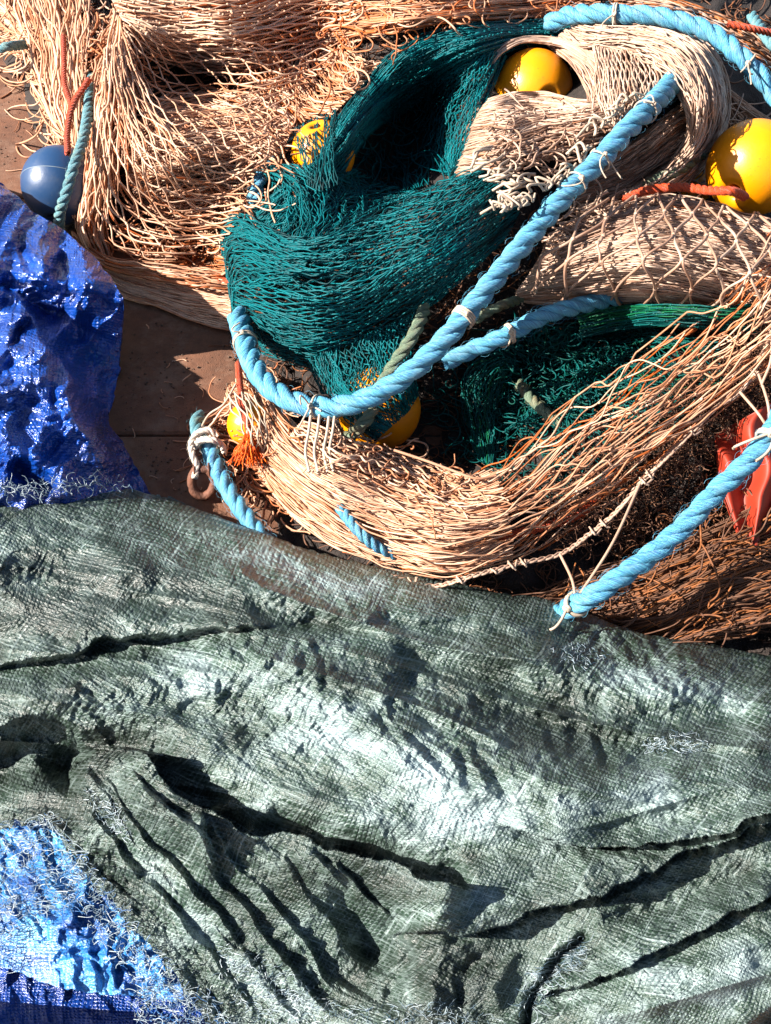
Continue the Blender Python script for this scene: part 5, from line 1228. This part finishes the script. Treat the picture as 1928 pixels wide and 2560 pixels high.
sheet(wp, [[(720,330,.20),(745,390,.225),(760,450,.22),(770,500,.2)],[(790,290,.22),(790,360,.24),(800,430,.24),(800,480,.22)],[(850,270,.24),(840,340,.26),(840,410,.26),(850,460,.25)]], 24, 8, 1.5, 1, 1, lat=.6, vert=.002, seed=802, absolute=True, knots=1, warp=.08, tint=(.4, .5))
tag(wp.build('net_scrap', M['teal']), 'thin teal meshes stretched over the half hidden yellow float', 'netting')

# ================================================================== SMALL THINGS
# rusty shackle
def shackle():
    e = empty('shackle', P(508, 1210, 0) * [1, 1, 0], 'rusty iron shackle bound with pale cord at the end of the blue rope', 'shackle')
    q = np.linspace(-2.6, 2.6, 60) ; c0 = P(508, 1205, .035); X = np.array([1, 0, 0]) * .96 + UP * .1; Y = UP * .9 - FW * .35
    rr = float(pxr(31, 1205, .03)); L = c0 + rr * (X * np.sin(q + math.pi)[:, None] * .95 + Y * (np.cos(q + math.pi))[:, None] * 1.25)
    th = rr * .40 * (1 + .08 * vn(q * 3, q * 0, 5)); v, f, t = tubes(L[None], th[None], 16); b = mesh_obj('bow', v, f, M['rust'])
    a, z = L[0], L[-1]; d = (z - a) / np.linalg.norm(z - a)
    s = np.linspace(-.25, 1.25, 24)[:, None]; Lp = a + (z - a) * s; pr = rr * np.array([.30, .62, .62, .62] + [.34] * 16 + [.60, .60, .60, .28])
    v, f, t = tubes(Lp[None], pr[None], 8); pn = mesh_obj('pin', v, f, M['rust'])
    adopt(e, [b, pn])
    e2 = rope('cord', [(545,1090,.075),(520,1075,.085),(492,1085,.08),(478,1110,.075),(482,1140,.07),(492,1165,.06),(486,1195,.05)], 9, M['paleropem'], 'loop of thick pale cord tying the blue rope to the shackle', 'cord', strands=3, fuzz=200, seed=30)
    e3 = rope('cord', [(486,1120,.06),(500,1100,.085),(530,1100,.095),(555,1112,.08),(560,1130,.06)], 9, M['paleropem'], 'pale cord wrapped round the head of the blue rope by the shackle', 'cord', strands=3, fuzz=100, seed=31)
M['paleropem'] = rope_mat('pale cord fibre', (0.62, 0.50, 0.40), (0.80, 0.72, 0.62), (0.40, 0.25, 0.15), 0.4)
shackle()
rope('rope', [(500,1040,.05),(492,1062,.06),(500,1090,.07),(520,1110,.06)], 20, M['rope_old'], 'faded grey teal rope end sticking up behind the pale cord binding', fuzz=60, seed=32)

# grit and scraps of twine on the quay
gp = Pool(); rng = np.random.default_rng(77)
reg = [(300,760),(560,860),(640,1000),(500,1250),(400,1230),(280,1040)]
pts = np.vstack([bilin(reg, rng, 320), bilin([(-20,215),(85,215),(170,330),(60,400),(-20,440)], rng, 160)])
for x, y in pts:
    q = P(x, y, .0005); r_ = (.0006 + .0016 * rng.random() ** 3); d = rng.normal(size=3); d[2] *= .2; d /= np.linalg.norm(d)
    L = q + np.array([0, 0, r_ * .5]) + d * np.linspace(-1, 1, 4)[:, None] * r_ * 1.3
    gp.add(tubes(L[None], r_ * np.array([[.3, 1, .9, .2]]), 5, 0.0))
M['grit'] = simple('quay grit', (0.10, 0.06, 0.04), 0.9)
g_ = tag(gp.build('grit', M['grit']), 'loose grit on the brown quay slabs', 'grit', kind='stuff')
gp = Pool()
tangle(gp, reg, 26, (14, 46), 1.4, .5, (.047, .048), 78, tint=(0, .6), hfun=lambda u, v: 0 * u - .045, lift=.0008, step=4)
tangle(gp, [(20,215),(85,225),(150,330),(60,350)], 16, (14, 46), 1.4, .5, (.047, .048), 79, tint=(0, .6), hfun=lambda u, v: 0 * u - .045, lift=.0008, step=4)
tag(gp.build('twine_scraps', M['tan']), 'short scraps of tan twine scattered on the bare quay', 'twine scraps', kind='stuff')
# orange rubber piece
def rubber():
    n, m = 90, 60
    top = crs([(1790,1085),(1800,1200),(1822,1270),(1845,1330),(1868,1352)], n); right = crs([(2010,960),(2015,1100),(1990,1230),(1945,1310),(1900,1352)], n)
    k = np.linspace(0, 1, m)[None]; U = top[:, 0:1] * (1 - k) + right[:, 0:1] * k; V = top[:, 1:2] * (1 - k) + right[:, 1:2] * k
    H = .20 - .00028 * (V - 1085) + .014 * np.cos(k * 13 + 2 * vn(V / 90, V * 0, 3)) + .003 * fbm(U / 60, V / 90, 6, 2) - .02 * (2 * k - 1) ** 4
    G = P(U, V, H); B_ = G - np.array([0, -.002, .006])
    q = grid_quads(n, m); off = n * m; q2 = q[:, ::-1] + off
    ed = []
    idx = np.arange(n * m).reshape(n, m)
    for a in (idx[0], idx[-1][::-1], idx[:, 0][::-1], idx[:, -1]):
        for i in range(len(a) - 1): ed.append([a[i], a[i + 1], a[i + 1] + off, a[i] + off])
    e = empty('rubber_flap', P(1870, 1250, 0) * [1, 1, 0], 'crumpled orange red rubber flap with a rounded tab hanging behind the right hand blue rope', 'rubber flap')
    body = mesh_obj('flap', np.vstack([G.reshape(-1, 3), B_.reshape(-1, 3)]), np.vstack([q, q2, np.array(ed)]), M['rubber'])
    c = crs([(1884,1330,.128),(1884,1352,.125),(1885,1375,.12),(1886,1392,.115)], 20); r = np.full(20, 15.0); r[-5:] = [14.5, 13.5, 11.5, 8, 1]
    v, f, t = tubes(P(c[:, 0], c[:, 1], c[:, 2])[None], pxr(r, c[:, 1], .1)[None], 20); tab = mesh_obj('tab', v, f, M['rubber'])
    adopt(e, [body, tab])
rubber()
